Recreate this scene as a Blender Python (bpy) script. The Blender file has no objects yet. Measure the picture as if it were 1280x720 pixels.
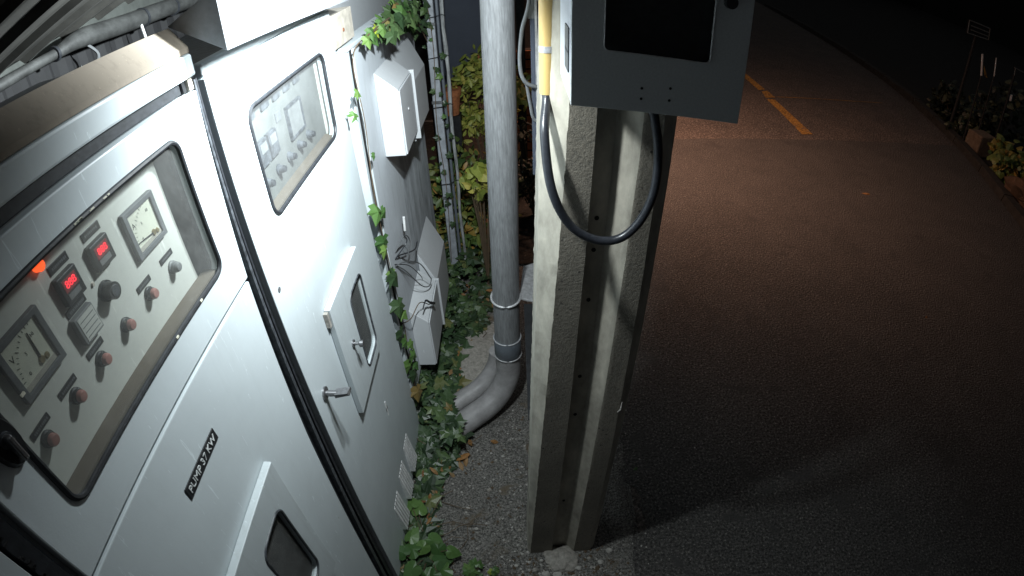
import bpy, bmesh, math, random
from mathutils import Vector, Matrix, noise
from mathutils.geometry import delaunay_2d_cdt
random.seed(7)
SC = bpy.context.scene
COL = SC.collection
# ------------------------------------------------------------------ camera
CAMH = 2.06
cd = bpy.data.cameras.new("camera")
cam = bpy.data.objects.new("camera", cd); COL.objects.link(cam)
cam.matrix_world = Matrix(((0.999403, 0.031433, 0.014343, 0), (-0.007675, 0.606742, -0.794861, 0), (-0.033687, 0.794277, 0.606621, CAMH), (0, 0, 0, 1)))
cd.clip_start = 0.01; cd.clip_end = 500
cd.sensor_fit = 'HORIZONTAL'; cd.sensor_width = 36.0; cd.sensor_height = 20.25
cd.type = 'PANO'                       # wide security camera lens with barrel distortion
cd.panorama_type = 'FISHEYE_LENS_POLYNOMIAL'
cd.fisheye_fov = math.radians(170)
cd.fisheye_polynomial_k0 = 0.0
cd.fisheye_polynomial_k1 = -0.96199481 / 18
cd.fisheye_polynomial_k2 = 0.0
cd.fisheye_polynomial_k3 = 0.04541741 / 18 ** 3
cd.fisheye_polynomial_k4 = 0.0
SC.camera = cam
# ------------------------------------------------------------------ world and light
w = bpy.data.worlds.new("World"); SC.world = w; w.use_nodes = True
w.node_tree.nodes["Background"].inputs[0].default_value = (0.72, 0.76, 0.80, 1)
w.node_tree.nodes["Background"].inputs[1].default_value = 0.046
SC.view_settings.view_transform = 'Standard'; SC.view_settings.look = 'None'
SC.view_settings.exposure = 0.0; SC.view_settings.gamma = 1.0
SC.cycles.max_bounces = 6; SC.cycles.transparent_max_bounces = 12
SC.cycles.use_denoising = True

def lamp(name, kind, loc, energy, color, size, aim=None, cone=None, blend=1.0):
    l = bpy.data.lights.new(name, kind); l.energy = energy; l.color = color; l.shadow_soft_size = size
    if kind == 'SPOT':
        l.spot_size = math.radians(cone); l.spot_blend = blend
    o = bpy.data.objects.new(name, l); COL.objects.link(o); o.location = loc
    if aim is not None:
        o.rotation_euler = (Vector(aim) - Vector(loc)).to_track_quat('-Z', 'Y').to_euler()
    return o
lamp("white_flood_lamp", 'SPOT', (-0.11, 0.95, 2.10), 150, (0.88, 0.97, 1.0), 0.02, (-0.943, 1.481, 1.943), 177, 1.0)
lamp("added_fill_spot", 'SPOT', (-0.16, 0.81, 2.04), 34, (0.89, 0.98, 1.0), 0.02, (-0.36, 0.92, 1.04), 160, 1.0)  # unseen extra spot, added to brighten the pole, pipe and ground
lamp("street_lamp_glow", 'SPOT', (0.85, 4.7, 2.3), 400, (1.0, 0.56, 0.38), 0.10, (1.7, 5.0, 0), 140, 1.0)

# ------------------------------------------------------------------ materials
MATS = {}
def nt(name):
    m = bpy.data.materials.new(name); m.use_nodes = True
    t = m.node_tree; b = t.nodes["Principled BSDF"]
    return m, t, b
def _noise(t, scale, detail=6, rough=0.6, vec=None, dist=0.0):
    n = t.nodes.new("ShaderNodeTexNoise"); n.inputs["Scale"].default_value = scale
    n.inputs["Detail"].default_value = detail; n.inputs["Roughness"].default_value = rough
    n.inputs["Distortion"].default_value = dist
    if vec is not None: t.links.new(vec, n.inputs["Vector"])
    return n
def _ramp(t, src, stops):
    r = t.nodes.new("ShaderNodeValToRGB"); e = r.color_ramp.elements
    while len(e) < len(stops): e.new(0.5)
    for k, (p, c) in enumerate(stops):
        e[k].position = p; e[k].color = (*c, 1) if len(c) == 3 else c
    t.links.new(src, r.inputs["Fac"]); return r
def _pos(t, scale=(1, 1, 1)):
    g = t.nodes.new("ShaderNodeNewGeometry"); mp = t.nodes.new("ShaderNodeMapping")
    mp.inputs["Scale"].default_value = scale
    t.links.new(g.outputs["Position"], mp.inputs["Vector"]); return mp.outputs["Vector"]
def _mix(t, fac, a, b, mode='MIX'):
    n = t.nodes.new("ShaderNodeMix"); n.data_type = 'RGBA'; n.blend_type = mode
    for s, v in ((n.inputs["Factor"], fac), (n.inputs[6], a), (n.inputs[7], b)):
        if hasattr(v, "is_output"): t.links.new(v, s)
        elif isinstance(v, (int, float)): s.default_value = v
        else: s.default_value = (*v, 1)
    return n.outputs[2]
def _bump(t, b, h, strength, dist):
    n = t.nodes.new("ShaderNodeBump"); n.inputs["Strength"].default_value = strength; n.inputs["Distance"].default_value = dist
    t.links.new(h, n.inputs["Height"]); t.links.new(n.outputs["Normal"], b.inputs["Normal"]); return n
def simple(name, c, rough=0.6, metal=0.0, var=0.25, vs=30.0, bump=0.15, emit=None, es=0.0, stretch=(1, 1, 1), bd=0.002):
    m, t, b = nt(name)
    v = _pos(t, stretch)
    n = _noise(t, vs, 8, 0.65, v)
    lo = tuple(x * (1 - var) for x in c); hi = tuple(min(1, x * (1 + var)) for x in c)
    r = _ramp(t, n.outputs["Fac"], [(0.3, lo), (0.7, hi)])
    t.links.new(r.outputs["Color"], b.inputs["Base Color"])
    b.inputs["Roughness"].default_value = rough; b.inputs["Metallic"].default_value = metal
    if bump: _bump(t, b, n.outputs["Fac"], bump, bd)
    if emit:
        b.inputs["Emission Color"].default_value = (*emit, 1); b.inputs["Emission Strength"].default_value = es
    MATS[name] = m; return m
def cabinet_paint(name, c, rough=0.42, dirt=(0.16, 0.14, 0.11), speck=0.7, streak=0.06):
    m, t, b = nt(name)
    v = _pos(t); vz = _pos(t, (18, 18, 1.6))
    big = _noise(t, 3.0, 6, 0.6, v); st = _noise(t, 3.2, 8, 0.7, vz); fine = _noise(t, 260, 3, 0.6, v)
    base = _mix(t, _ramp(t, big.outputs["Fac"], [(0.35, (0, 0, 0)), (0.75, (1, 1, 1))]).outputs[0], c, tuple(x * 0.84 for x in c))
    fs = t.nodes.new("ShaderNodeMath"); fs.operation = 'MULTIPLY'; fs.inputs[1].default_value = streak
    t.links.new(_ramp(t, st.outputs["Fac"], [(0.52, (0, 0, 0)), (0.82, (1, 1, 1))]).outputs[0], fs.inputs[0])
    base = _mix(t, fs.outputs[0], base, dirt)
    vo = t.nodes.new("ShaderNodeTexVoronoi"); vo.inputs["Scale"].default_value = 16; vo.inputs["Randomness"].default_value = 1
    t.links.new(v, vo.inputs["Vector"])
    sp = _ramp(t, vo.outputs["Distance"], [(0.02, (1, 1, 1)), (0.055, (0, 0, 0))])
    gate = _ramp(t, _noise(t, 7, 2, 0.5, v).outputs["Fac"], [(0.55, (0, 0, 0)), (0.6, (1, 1, 1))])
    mm = t.nodes.new("ShaderNodeMath"); mm.operation = 'MULTIPLY'
    t.links.new(sp.outputs[0], mm.inputs[0]); t.links.new(gate.outputs[0], mm.inputs[1])
    m2 = t.nodes.new("ShaderNodeMath"); m2.operation = 'MULTIPLY'; m2.inputs[1].default_value = speck
    t.links.new(mm.outputs[0], m2.inputs[0])
    base = _mix(t, m2.outputs[0], base, dirt)
    # long thin scratches, paler than the paint
    vs = _pos(t, (60, 60, 7)); sc = _noise(t, 2.2, 2, 0.5, vs, 0.6)
    sr = _ramp(t, sc.outputs["Fac"], [(0.695, (0, 0, 0)), (0.72, (1, 1, 1)), (0.75, (0, 0, 0))])
    base = _mix(t, sr.outputs[0], base, tuple(min(1, x * 1.25) for x in c))
    t.links.new(base, b.inputs["Base Color"])
    b.inputs["Roughness"].default_value = rough
    rr = _ramp(t, big.outputs["Fac"], [(0.3, (rough * 0.85,) * 3), (0.7, (min(1, rough * 1.3),) * 3)])
    t.links.new(rr.outputs[0], b.inputs["Roughness"])
    ma = t.nodes.new("ShaderNodeMath"); ma.operation = 'MULTIPLY_ADD'; ma.inputs[1].default_value = 0.25
    t.links.new(fine.outputs["Fac"], ma.inputs[0]); t.links.new(big.outputs["Fac"], ma.inputs[2])
    _bump(t, b, ma.outputs[0], 0.10, 0.004)
    MATS[name] = m; return m
def ground_mat(name, c1, c2, speck, grain, bump, rough=0.9, patches=None, chips=0.0):
    m, t, b = nt(name); v = _pos(t)
    n1 = _noise(t, 2.2, 8, 0.65, v); n2 = _noise(t, grain, 6, 0.75, v)
    vo = t.nodes.new("ShaderNodeTexVoronoi"); vo.inputs["Scale"].default_value = grain * 0.9
    t.links.new(v, vo.inputs["Vector"])
    base = _mix(t, _ramp(t, n1.outputs["Fac"], [(0.35, (0, 0, 0)), (0.7, (1, 1, 1))]).outputs[0], c1, c2)
    base = _mix(t, _ramp(t, n2.outputs["Fac"], [(0.42, (1,) * 3), (0.52, (0, 0, 0))]).outputs[0], base, tuple(x * 0.22 for x in c1))
    base = _mix(t, _ramp(t, n2.outputs["Fac"], [(0.57, (0, 0, 0)), (0.66, (1, 1, 1))]).outputs[0], base, speck)
    if chips:
        v2 = t.nodes.new("ShaderNodeTexVoronoi"); v2.inputs["Scale"].default_value = 46
        t.links.new(v, v2.inputs["Vector"])
        base = _mix(t, _ramp(t, v2.outputs["Distance"], [(0.06, (chips,) * 3), (0.13, (0, 0, 0))]).outputs[0], base, speck)
    if patches:
        n3 = _noise(t, 5.5, 5, 0.6, v, 0.8)
        base = _mix(t, _ramp(t, n3.outputs["Fac"], [(0.58, (0, 0, 0)), (0.66, (1, 1, 1))]).outputs[0], base, patches)
    t.links.new(base, b.inputs["Base Color"]); b.inputs["Roughness"].default_value = rough
    ad = t.nodes.new("ShaderNodeMath"); ad.operation = 'ADD'
    t.links.new(n2.outputs["Fac"], ad.inputs[0]); t.links.new(vo.outputs["Distance"], ad.inputs[1])
    _bump(t, b, ad.outputs[0], bump, 0.006)
    MATS[name] = m; return m
def leaf_mat(name, stops, rough=0.42, trans=0.15):
    m, t, b = nt(name)
    g = t.nodes.new("ShaderNodeNewGeometry")
    try: rnd = g.outputs["Random Per Island"]
    except Exception: rnd = g.outputs[0]
    oi = t.nodes.new("ShaderNodeObjectInfo")
    ad = t.nodes.new("ShaderNodeMath"); ad.operation = 'ADD'; t.links.new(rnd, ad.inputs[0]); t.links.new(oi.outputs["Random"], ad.inputs[1])
    fr = t.nodes.new("ShaderNodeMath"); fr.operation = 'FRACT'; t.links.new(ad.outputs[0], fr.inputs[0])
    r = _ramp(t, fr.outputs[0], stops)
    v = _pos(t); n = _noise(t, 90, 4, 0.6, v)
    c = _mix(t, n.outputs["Fac"], r.outputs[0], (0.35, 0.4, 0.3), 'OVERLAY')
    t.links.new(c, b.inputs["Base Color"]); b.inputs["Roughness"].default_value = rough
    _bump(t, b, n.outputs["Fac"], 0.3, 0.002)
    MATS[name] = m; return m
def glass_mat(name, dust, dusty_c=(0.55, 0.56, 0.55)):
    m = bpy.data.materials.new(name); m.use_nodes = True; t = m.node_tree; t.nodes.clear()
    out = t.nodes.new("ShaderNodeOutputMaterial"); tr = t.nodes.new("ShaderNodeBsdfTransparent"); gl = t.nodes.new("ShaderNodeBsdfGlossy")
    di = t.nodes.new("ShaderNodeBsdfDiffuse"); di.inputs[0].default_value = (*dusty_c, 1); gl.inputs["Roughness"].default_value = 0.06
    a = t.nodes.new("ShaderNodeMixShader"); b = t.nodes.new("ShaderNodeMixShader")
    tr.inputs[0].default_value = (0.95, 0.96, 0.96, 1)
    a.inputs[0].default_value = 0.035; t.links.new(tr.outputs[0], a.inputs[1]); t.links.new(gl.outputs[0], a.inputs[2])
    n = _noise(t, 9, 8, 0.75, _pos(t)); r = _ramp(t, n.outputs["Fac"], [(0.3, (dust * 0.45,) * 3), (0.75, (dust * 1.8,) * 3)])
    t.links.new(r.outputs[0], b.inputs[0]); t.links.new(a.outputs[0], b.inputs[1]); t.links.new(di.outputs[0], b.inputs[2])
    t.links.new(b.outputs[0], out.inputs[0]); MATS[name] = m; return m

cabinet_paint("paint", (0.58, 0.635, 0.66))
cabinet_paint("paint_worn", (0.53, 0.58, 0.60), 0.5, streak=0.25)
cabinet_paint("paint_side", (0.60, 0.64, 0.68), 0.5, streak=0.35)
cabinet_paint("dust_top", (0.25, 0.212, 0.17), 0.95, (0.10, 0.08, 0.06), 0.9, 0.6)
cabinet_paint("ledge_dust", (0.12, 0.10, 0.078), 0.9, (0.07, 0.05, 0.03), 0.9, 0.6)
cabinet_paint("panel_paint", (0.50, 0.505, 0.465), 0.55, speck=0.3)
cabinet_paint("panel_grey", (0.115, 0.12, 0.115), 0.6)
cabinet_paint("box_paint", (0.62, 0.64, 0.66), 0.45)
simple("rubber", (0.018, 0.02, 0.024), 0.55, var=0.5, vs=80, bump=0.3)
simple("rubber_chalky", (0.055, 0.06, 0.068), 0.5, var=0.8, vs=60, bump=0.3)
simple("black_plastic", (0.022, 0.023, 0.025), 0.38, var=0.3, vs=90)
simple("screen_dark", (0.012, 0.014, 0.01), 0.95)  # near-black colour of the added sky screens
simple("dark_void", (0.012, 0.012, 0.013), 0.9)
simple("grey_plastic", (0.16, 0.165, 0.165), 0.45)
simple("meter_face", (0.72, 0.70, 0.58), 0.5, var=0.08, vs=20)
simple("ink", (0.02, 0.02, 0.02), 0.7)
simple("label_text", (0.55, 0.57, 0.57), 0.6)
simple("needle_brass", (0.35, 0.28, 0.15), 0.4, 0.5)
simple("button_red", (0.30, 0.14, 0.12), 0.4, var=0.3)
simple("red_glow", (0.3, 0.0, 0.0), 0.4, emit=(1.0, 0.03, 0.05), es=1.9)
simple("red_lens", (0.16, 0.035, 0.04), 0.3, emit=(1.0, 0.02, 0.03), es=0.05)
simple("orange_glow", (0.3, 0.05, 0.0), 0.4, emit=(1.0, 0.10, 0.02), es=1.6)
simple("steel", (0.26, 0.26, 0.27), 0.35, 0.85, var=0.25, vs=120)
simple("galvanised", (0.55, 0.55, 0.56), 0.5, 0.5, var=0.3, vs=60)
simple("concrete_dust", (0.30, 0.28, 0.25), 0.95, var=0.4, vs=60, bump=0.6)
simple("pipe_grey", (0.18, 0.185, 0.19), 0.55, var=0.38, vs=70, stretch=(2.6, 2.6, 0.28), bump=0.2)
simple("elbow_grey", (0.29, 0.28, 0.28), 0.5, var=0.25, vs=18, bump=0.1)
simple("coupling_grey", (0.12, 0.135, 0.155), 0.4, var=0.15, vs=30)
simple("enclosure_paint", (0.52, 0.55, 0.56), 0.62, var=0.1, vs=300, bump=0.35, bd=0.001)
simple("enclosure_side", (0.50, 0.52, 0.56), 0.5, var=0.08)
simple("conduit_yellow", (0.60, 0.42, 0.16), 0.5, var=0.1, vs=20, stretch=(1, 1, 0.3))
simple("cable_black", (0.022, 0.024, 0.03), 0.32, var=0.3, vs=120)
simple("cable_grey", (0.11, 0.115, 0.12), 0.5)
simple("board_blue", (0.055, 0.066, 0.092), 0.7, var=0.2, vs=3)
simple("terracotta", (0.42, 0.15, 0.06), 0.8, var=0.4, vs=40, bump=0.4)
simple("old_wall", (0.44, 0.47, 0.50), 0.8, var=0.45, vs=14, bump=0.4, stretch=(1, 1, 0.35))
simple("bleached_batten", (0.27, 0.28, 0.28), 0.85, var=0.7, vs=26, stretch=(3, 3, 0.5), bump=0.6)
simple("roof_sheet", (0.060, 0.058, 0.052), 0.75, var=0.3, vs=18)
simple("roof_edge", (0.055, 0.06, 0.055), 0.8)
simple("fence_black", (0.008, 0.008, 0.009), 0.8)
simple("dark_iron", (0.020, 0.021, 0.023), 0.6, 0.2, var=0.5)
simple("lag_pipe", (0.034, 0.035, 0.034), 0.6, var=0.6, vs=24, bump=0.5)
simple("hood_sheet", (0.20, 0.21, 0.225), 0.6)
simple("duct_grey", (0.30, 0.32, 0.35), 0.6, var=0.3, vs=24)
simple("beige_plate", (0.46, 0.42, 0.36), 0.6)
simple("stem_brown", (0.11, 0.075, 0.045), 0.8)
simple("pale_stone", (0.42, 0.40, 0.37), 0.9, var=0.3, vs=80)
simple("rust", (0.20, 0.08, 0.04), 0.9)
simple("kerb_stone", (0.030, 0.027, 0.023), 0.9, var=0.5, vs=12, bump=0.5)
simple("block_stone", (0.15, 0.11, 0.075), 0.9, var=0.4, vs=20, bump=0.5)
simple("sign_grey", (0.24, 0.24, 0.23), 0.6)
simple("reflective", (0.82, 0.83, 0.83), 0.4)
simple("moss_rock", (0.10, 0.06, 0.035), 0.95, var=0.5, vs=12, bump=0.8)
ground_mat("soil_concrete", (0.24, 0.23, 0.21), (0.14, 0.13, 0.12), (0.46, 0.44, 0.41), 120, 1.0, patches=(0.15, 0.12, 0.085), chips=0.35)
ground_mat("asphalt_new", (0.098, 0.092, 0.086), (0.066, 0.063, 0.060), (0.33, 0.31, 0.28), 92, 1.0, patches=(0.055, 0.052, 0.050))
ground_mat("asphalt_old", (0.14, 0.115, 0.10), (0.085, 0.075, 0.068), (0.36, 0.31, 0.27), 55, 1.0)
ground_mat("verge_soil", (0.020, 0.017, 0.013), (0.012, 0.011, 0.009), (0.06, 0.05, 0.04), 30, 0.8)
ground_mat("line_yellow", (0.52, 0.27, 0.05), (0.34, 0.18, 0.04), (0.60, 0.36, 0.10), 50, 0.8, 0.85, patches=(0.16, 0.11, 0.07))
def concrete(name):
    m, t, b = nt(name); v = _pos(t)
    n1 = _noise(t, 5, 8, 0.65, v); n2 = _noise(t, 150, 6, 0.7, v)
    base = _mix(t, _ramp(t, n1.outputs["Fac"], [(0.3, (0, 0, 0)), (0.7, (1, 1, 1))]).outputs[0], (0.22, 0.197, 0.16), (0.145, 0.13, 0.107))
    base = _mix(t, _ramp(t, n2.outputs["Fac"], [(0.36, (1, 1, 1)), (0.5, (0, 0, 0))]).outputs[0], base, (0.13, 0.12, 0.10))
    vo = t.nodes.new("ShaderNodeTexVoronoi"); vo.inputs["Scale"].default_value = 34
    t.links.new(v, vo.inputs["Vector"])
    pit = _ramp(t, vo.outputs["Distance"], [(0.07, (1, 1, 1)), (0.13, (0, 0, 0))])
    base = _mix(t, pit.outputs[0], base, (0.05, 0.045, 0.04))
    t.links.new(base, b.inputs["Base Color"]); b.inputs["Roughness"].default_value = 0.9
    _bump(t, b, n2.outputs["Fac"], 0.8, 0.003); MATS[name] = m
concrete("pole_concrete")
m = simple("pole_lit", (0.37, 0.345, 0.29), 0.88, var=0.42, vs=16, bump=0.35, stretch=(1, 1, .5))  # pale tone for pole faces, with lamp light put into the colour
leaf_mat("ivy_leaf", [(0.0, (0.020, 0.038, 0.018)), (0.4, (0.035, 0.065, 0.030)), (0.8, (0.065, 0.105, 0.045)), (0.95, (0.10, 0.15, 0.06)), (1.0, (0.20, 0.13, 0.05))])
leaf_mat("ivy_bright", [(0.0, (0.05, 0.11, 0.035)), (0.6, (0.09, 0.17, 0.05)), (0.93, (0.13, 0.21, 0.06)), (1.0, (0.35, 0.40, 0.05))])
leaf_mat("dry_leaf", [(0.0, (0.18, 0.075, 0.03)), (0.5, (0.34, 0.15, 0.05)), (1.0, (0.26, 0.19, 0.12))], 0.7)
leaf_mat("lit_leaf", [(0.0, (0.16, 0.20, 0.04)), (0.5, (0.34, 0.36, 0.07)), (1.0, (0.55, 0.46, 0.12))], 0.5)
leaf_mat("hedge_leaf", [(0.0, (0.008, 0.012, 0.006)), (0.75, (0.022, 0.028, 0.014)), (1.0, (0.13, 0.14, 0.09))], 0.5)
leaf_mat("fern_leaf", [(0.0, (0.05, 0.10, 0.03)), (0.6, (0.16, 0.20, 0.05)), (1.0, (0.42, 0.22, 0.06))], 0.5)
glass_mat("glass_dusty", 0.055); glass_mat("glass_hazy", 0.055, (0.4, 0.41, 0.42)); glass_mat("glass_flap", 0.06); glass_mat("glass_clear", 0.012)

# ------------------------------------------------------------------ mesh helpers
class MB:
    def __init__(s): s.v = []; s.f = []
    def add(s, vs, fs):
        o = len(s.v); s.v += [tuple(x) for x in vs]; s.f += [tuple(i + o for i in f) for f in fs]; return s
    def box(s, x0, x1, y0, y1, z0, z1, bev=0.0):
        if bev <= 0:
            vs = [(x, y, z) for z in (z0, z1) for y in (y0, y1) for x in (x0, x1)]
            return s.add(vs, [(0, 2, 3, 1), (4, 5, 7, 6), (0, 1, 5, 4), (2, 6, 7, 3), (0, 4, 6, 2), (1, 3, 7, 5)])
        bm = bmesh.new(); bmesh.ops.create_cube(bm, size=1)
        for v in bm.verts: v.co = ((x0 + x1) / 2 + v.co.x * (x1 - x0), (y0 + y1) / 2 + v.co.y * (y1 - y0), (z0 + z1) / 2 + v.co.z * (z1 - z0))
        bmesh.ops.bevel(bm, geom=bm.edges[:], offset=bev, segments=2, affect='EDGES', profile=0.5)
        return s.bm(bm)
    def bm(s, bm):
        bm.verts.index_update(); s.add([v.co[:] for v in bm.verts], [[v.index for v in f.verts] for f in bm.faces]); bm.free(); return s
    def hexa(s, lo, hi):   # two quads (4 points each, same order)
        return s.add(list(lo) + list(hi), [(3, 2, 1, 0), (4, 5, 6, 7), (0, 1, 5, 4), (1, 2, 6, 5), (2, 3, 7, 6), (3, 0, 4, 7)])
    def tube(s, pts, r, n=10, cap=True):
        pts = [Vector(p) for p in pts]; rs = r if isinstance(r, (list, tuple)) else [r] * len(pts)
        o = len(s.v); up = None
        for i, p in enumerate(pts):
            d = (pts[min(i + 1, len(pts) - 1)] - pts[max(i - 1, 0)]).normalized()
            if up is None: up = d.orthogonal().normalized()
            up = (up - d * up.dot(d)).normalized(); q = d.cross(up)
            for k in range(n):
                a = 2 * math.pi * k / n; s.v.append(tuple(p + (up * math.cos(a) + q * math.sin(a)) * rs[i]))
        for i in range(len(pts) - 1):
            for k in range(n):
                a = o + i * n + k; b = o + i * n + (k + 1) % n; s.f.append((a, b, b + n, a + n))
        if cap:
            s.f.append(tuple(o + k for k in range(n))[::-1]); s.f.append(tuple(o + (len(pts) - 1) * n + k for k in range(n)))
        return s
    def build(s, name, mat, parent=None, smooth=False):
        me = bpy.data.meshes.new(name); me.from_pydata(s.v, [], s.f); me.update()
        bm = bmesh.new(); bm.from_mesh(me); bmesh.ops.recalc_face_normals(bm, faces=bm.faces); bm.to_mesh(me); bm.free()
        me.materials.append(MATS[mat])
        if smooth:
            for p in me.polygons: p.use_smooth = True
            me.set_sharp_from_angle(angle=math.radians(40))
        return put(name, me, parent)
def put(name, me, parent=None):
    o = bpy.data.objects.new(name, me); COL.objects.link(o)
    if parent is not None:
        o.parent = parent; o.matrix_parent_inverse = parent.matrix_world.inverted() if parent.type != 'EMPTY' else Matrix.Translation(-parent.location)
    return o
def tag(o, label=None, cat=None, group=None, kind=None):
    if label: o["label"] = label
    if cat: o["category"] = cat
    if group: o["group"] = group
    if kind: o["kind"] = kind
    return o
def empty(name, loc, label, cat, group=None):
    o = bpy.data.objects.new(name, None); COL.objects.link(o); o.location = loc; o.empty_display_size = 0.05
    return tag(o, label, cat, group)
def rrect(y0, y1, z0, z1, r, n=5):
    out = []
    for cy, cz, a0 in ((y1 - r, z1 - r, 0), (y0 + r, z1 - r, 90), (y0 + r, z0 + r, 180), (y1 - r, z0 + r, 270)):
        for k in range(n + 1):
            a = math.radians(a0 + 90 * k / n); out.append((cy + r * math.cos(a), cz + r * math.sin(a)))
    return out
def plate(mb, outer, holes, x0, x1):
    """Plate in the YZ plane between x0 (back) and x1 (front) with holes cut through."""
    pts = []; edges = []; loops = [outer] + holes
    for L in loops:
        o = len(pts); pts += [Vector(p) for p in L]; edges += [(o + i, o + (i + 1) % len(L)) for i in range(len(L))]
    vs, es, fs, *_ = delaunay_2d_cdt(pts, edges, [], 0 if not holes else 0, 1e-6)
    def inside(p, L):
        c = False; j = len(L) - 1
        for i in range(len(L)):
            if (L[i][1] > p[1]) != (L[j][1] > p[1]) and p[0] < (L[j][0] - L[i][0]) * (p[1] - L[i][1]) / (L[j][1] - L[i][1]) + L[i][0]: c = not c
            j = i
        return c
    keep = []
    for f in fs:
        c = sum((vs[i] for i in f), Vector((0, 0))) / len(f)
        if inside(c, outer) and not any(inside(c, h) for h in holes): keep.append(tuple(f))
    n = len(vs)
    V = [(x1, v[0], v[1]) for v in vs] + [(x0, v[0], v[1]) for v in vs]
    F = keep + [tuple(i + n for i in reversed(f)) for f in keep]
    cnt = {}
    for f in keep:
        for i in range(len(f)):
            a, b = f[i], f[(i + 1) % len(f)]; cnt[(a, b)] = 1
    for (a, b) in cnt:
        if (b, a) not in cnt: F.append((b, a, a + n, b + n))
    return mb.add(V, F)
def ring(mb, path, r, closed=True, n=8):
    """A round bead along a closed path of 3D points."""
    P = [Vector(p) for p in path]; N = len(P); o = len(mb.v)
    for i, p in enumerate(P):
        d = (P[(i + 1) % N] - P[i - 1]).normalized(); up = Vector((1, 0, 0)); up = (up - d * up.dot(d)).normalized(); q = d.cross(up)
        for k in range(n):
            a = 2 * math.pi * k / n; mb.v.append(tuple(p + (up * math.cos(a) + q * math.sin(a)) * r))
    for i in range(N):
        for k in range(n):
            a = o + i * n + k; b = o + i * n + (k + 1) % n; c = o + ((i + 1) % N) * n
            mb.f.append((a, b, c + (k + 1) % n, c + k))
    return mb
def lettering(name, body, size, loc, mat, parent, depth=0.0006, rotm=None):
    cu = bpy.data.curves.new(name, 'FONT'); cu.body = body; cu.size = size; cu.extrude = depth
    cu.align_x = 'CENTER'; cu.align_y = 'CENTER'
    t = bpy.data.objects.new(name + "_tmp", cu); COL.objects.link(t)
    me = bpy.data.meshes.new_from_object(t); bpy.data.objects.remove(t)
    M = (rotm or Matrix(((0, 0, 1), (1, 0, 0), (0, 1, 0)))).to_4x4()
    M = Matrix.Translation(loc) @ M
    me.transform(M); me.materials.clear(); me.materials.append(MATS[mat]); me.name = name
    return put(name, me, parent)
def dup(o, parent, shift=(0, 0, 0), data=None):
    c = o.copy(); COL.objects.link(c); c.parent = parent
    c.location = Vector(o.location) + Vector(shift)
    return c

# ================================================================== SETTING: ground, road, kerb
def grid_sheet(name, mat, x0, x1, y0, y1, nx, ny, zf, keep=None):
    vs = []; fs = []
    for j in range(ny + 1):
        for i in range(nx + 1):
            x = x0 + (x1 - x0) * i / nx; y = y0 + (y1 - y0) * j / ny; vs.append((x, y, zf(x, y)))
    for j in range(ny):
        for i in range(nx):
            a = j * (nx + 1) + i
            if keep is None or keep(*vs[a][:2]): fs.append((a, a + 1, a + nx + 2, a + nx + 1))
    return MB().add(vs, fs).build(name, mat, smooth=True)
g = MB().add([(-150, -150, -0.03), (150, -150, -0.03), (150, 250, -0.03), (-150, 250, -0.03)], [(0, 1, 2, 3)]).build("ground", "verge_soil"); tag(g, kind="structure")
def zsoil(x, y):
    return 0.006 * noise.noise((x * 3, y * 3, 0)) + 0.003 * noise.noise((x * 14, y * 14, 4)) - 0.002
soil = grid_sheet("ground", "soil_concrete", -1.6, 0.62, -0.6, 6.0, 90, 260, zsoil); tag(soil, kind="structure")
dark_sheet = grid_sheet("shade_sheet", "verge_soil", -1.5, 0.44, 2.95, 5.9, 40, 50, lambda x, y: .012 + .02 * noise.noise((x * 5, y * 5, 2)) + .008 * noise.noise((x * 20, y * 20, 6))); tag(dark_sheet, kind="structure")  # dark sheet laid in place of the shade between the shrubs
# road: the old surface, then the newer patch 6 mm proud with a ragged edge beside the pole
kerbline = [(3.6, -2.5), (4.2, 1.4), (4.98, 3.34), (5.22, 3.96), (5.55, 4.70), (5.92, 5.63), (6.45, 7.26), (6.84, 8.76), (7.4, 11.5), (8.6, 18.0), (11, 34)]
def strip_poly(name, mat, left, right, z):
    vs = [(x, y, z) for x, y in left] + [(x, y, z) for x, y in reversed(right)]
    return MB().add(vs, [tuple(range(len(vs)))]).build(name, mat)
left_old = [(0.46, -2.5), (0.46, 5.0), (-0.2, 6.2), (-3, 8), (-5, 12), (-4, 34)]
r = strip_poly("road", "asphalt_old", left_old, kerbline, 0.004); tag(r, kind="structure")
rag = []
y = -2.5
while y < 5.22:
    rag.append((0.435 + 0.05 * noise.noise((y * 3.1, 2, 0)) + 0.018 * noise.noise((y * 21, 7, 0)) + (0.06 if 1.0 < y < 1.24 else 0), y)); y += 0.03
kr = [p for p in kerbline if p[1] < 5.5]
far = [(1.6 + (5.86 - 1.6) * k / 40, 5.18 + 0.30 * k / 40 + 0.02 * noise.noise((k * 0.9, 0, 3))) for k in range(41)]
poly = [(x, y) for x, y in rag] + [(0.8, 5.15)] + far
vs = [(x, y, 0.010) for x, y in poly] + [(x, y, 0.010) for x, y in reversed(kr)]
vs = vs[:-1] + [vs[-1]]
r = MB().add(vs, [tuple(range(len(vs)))]).build("road_patch", "asphalt_new"); tag(r, kind="structure")
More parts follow.
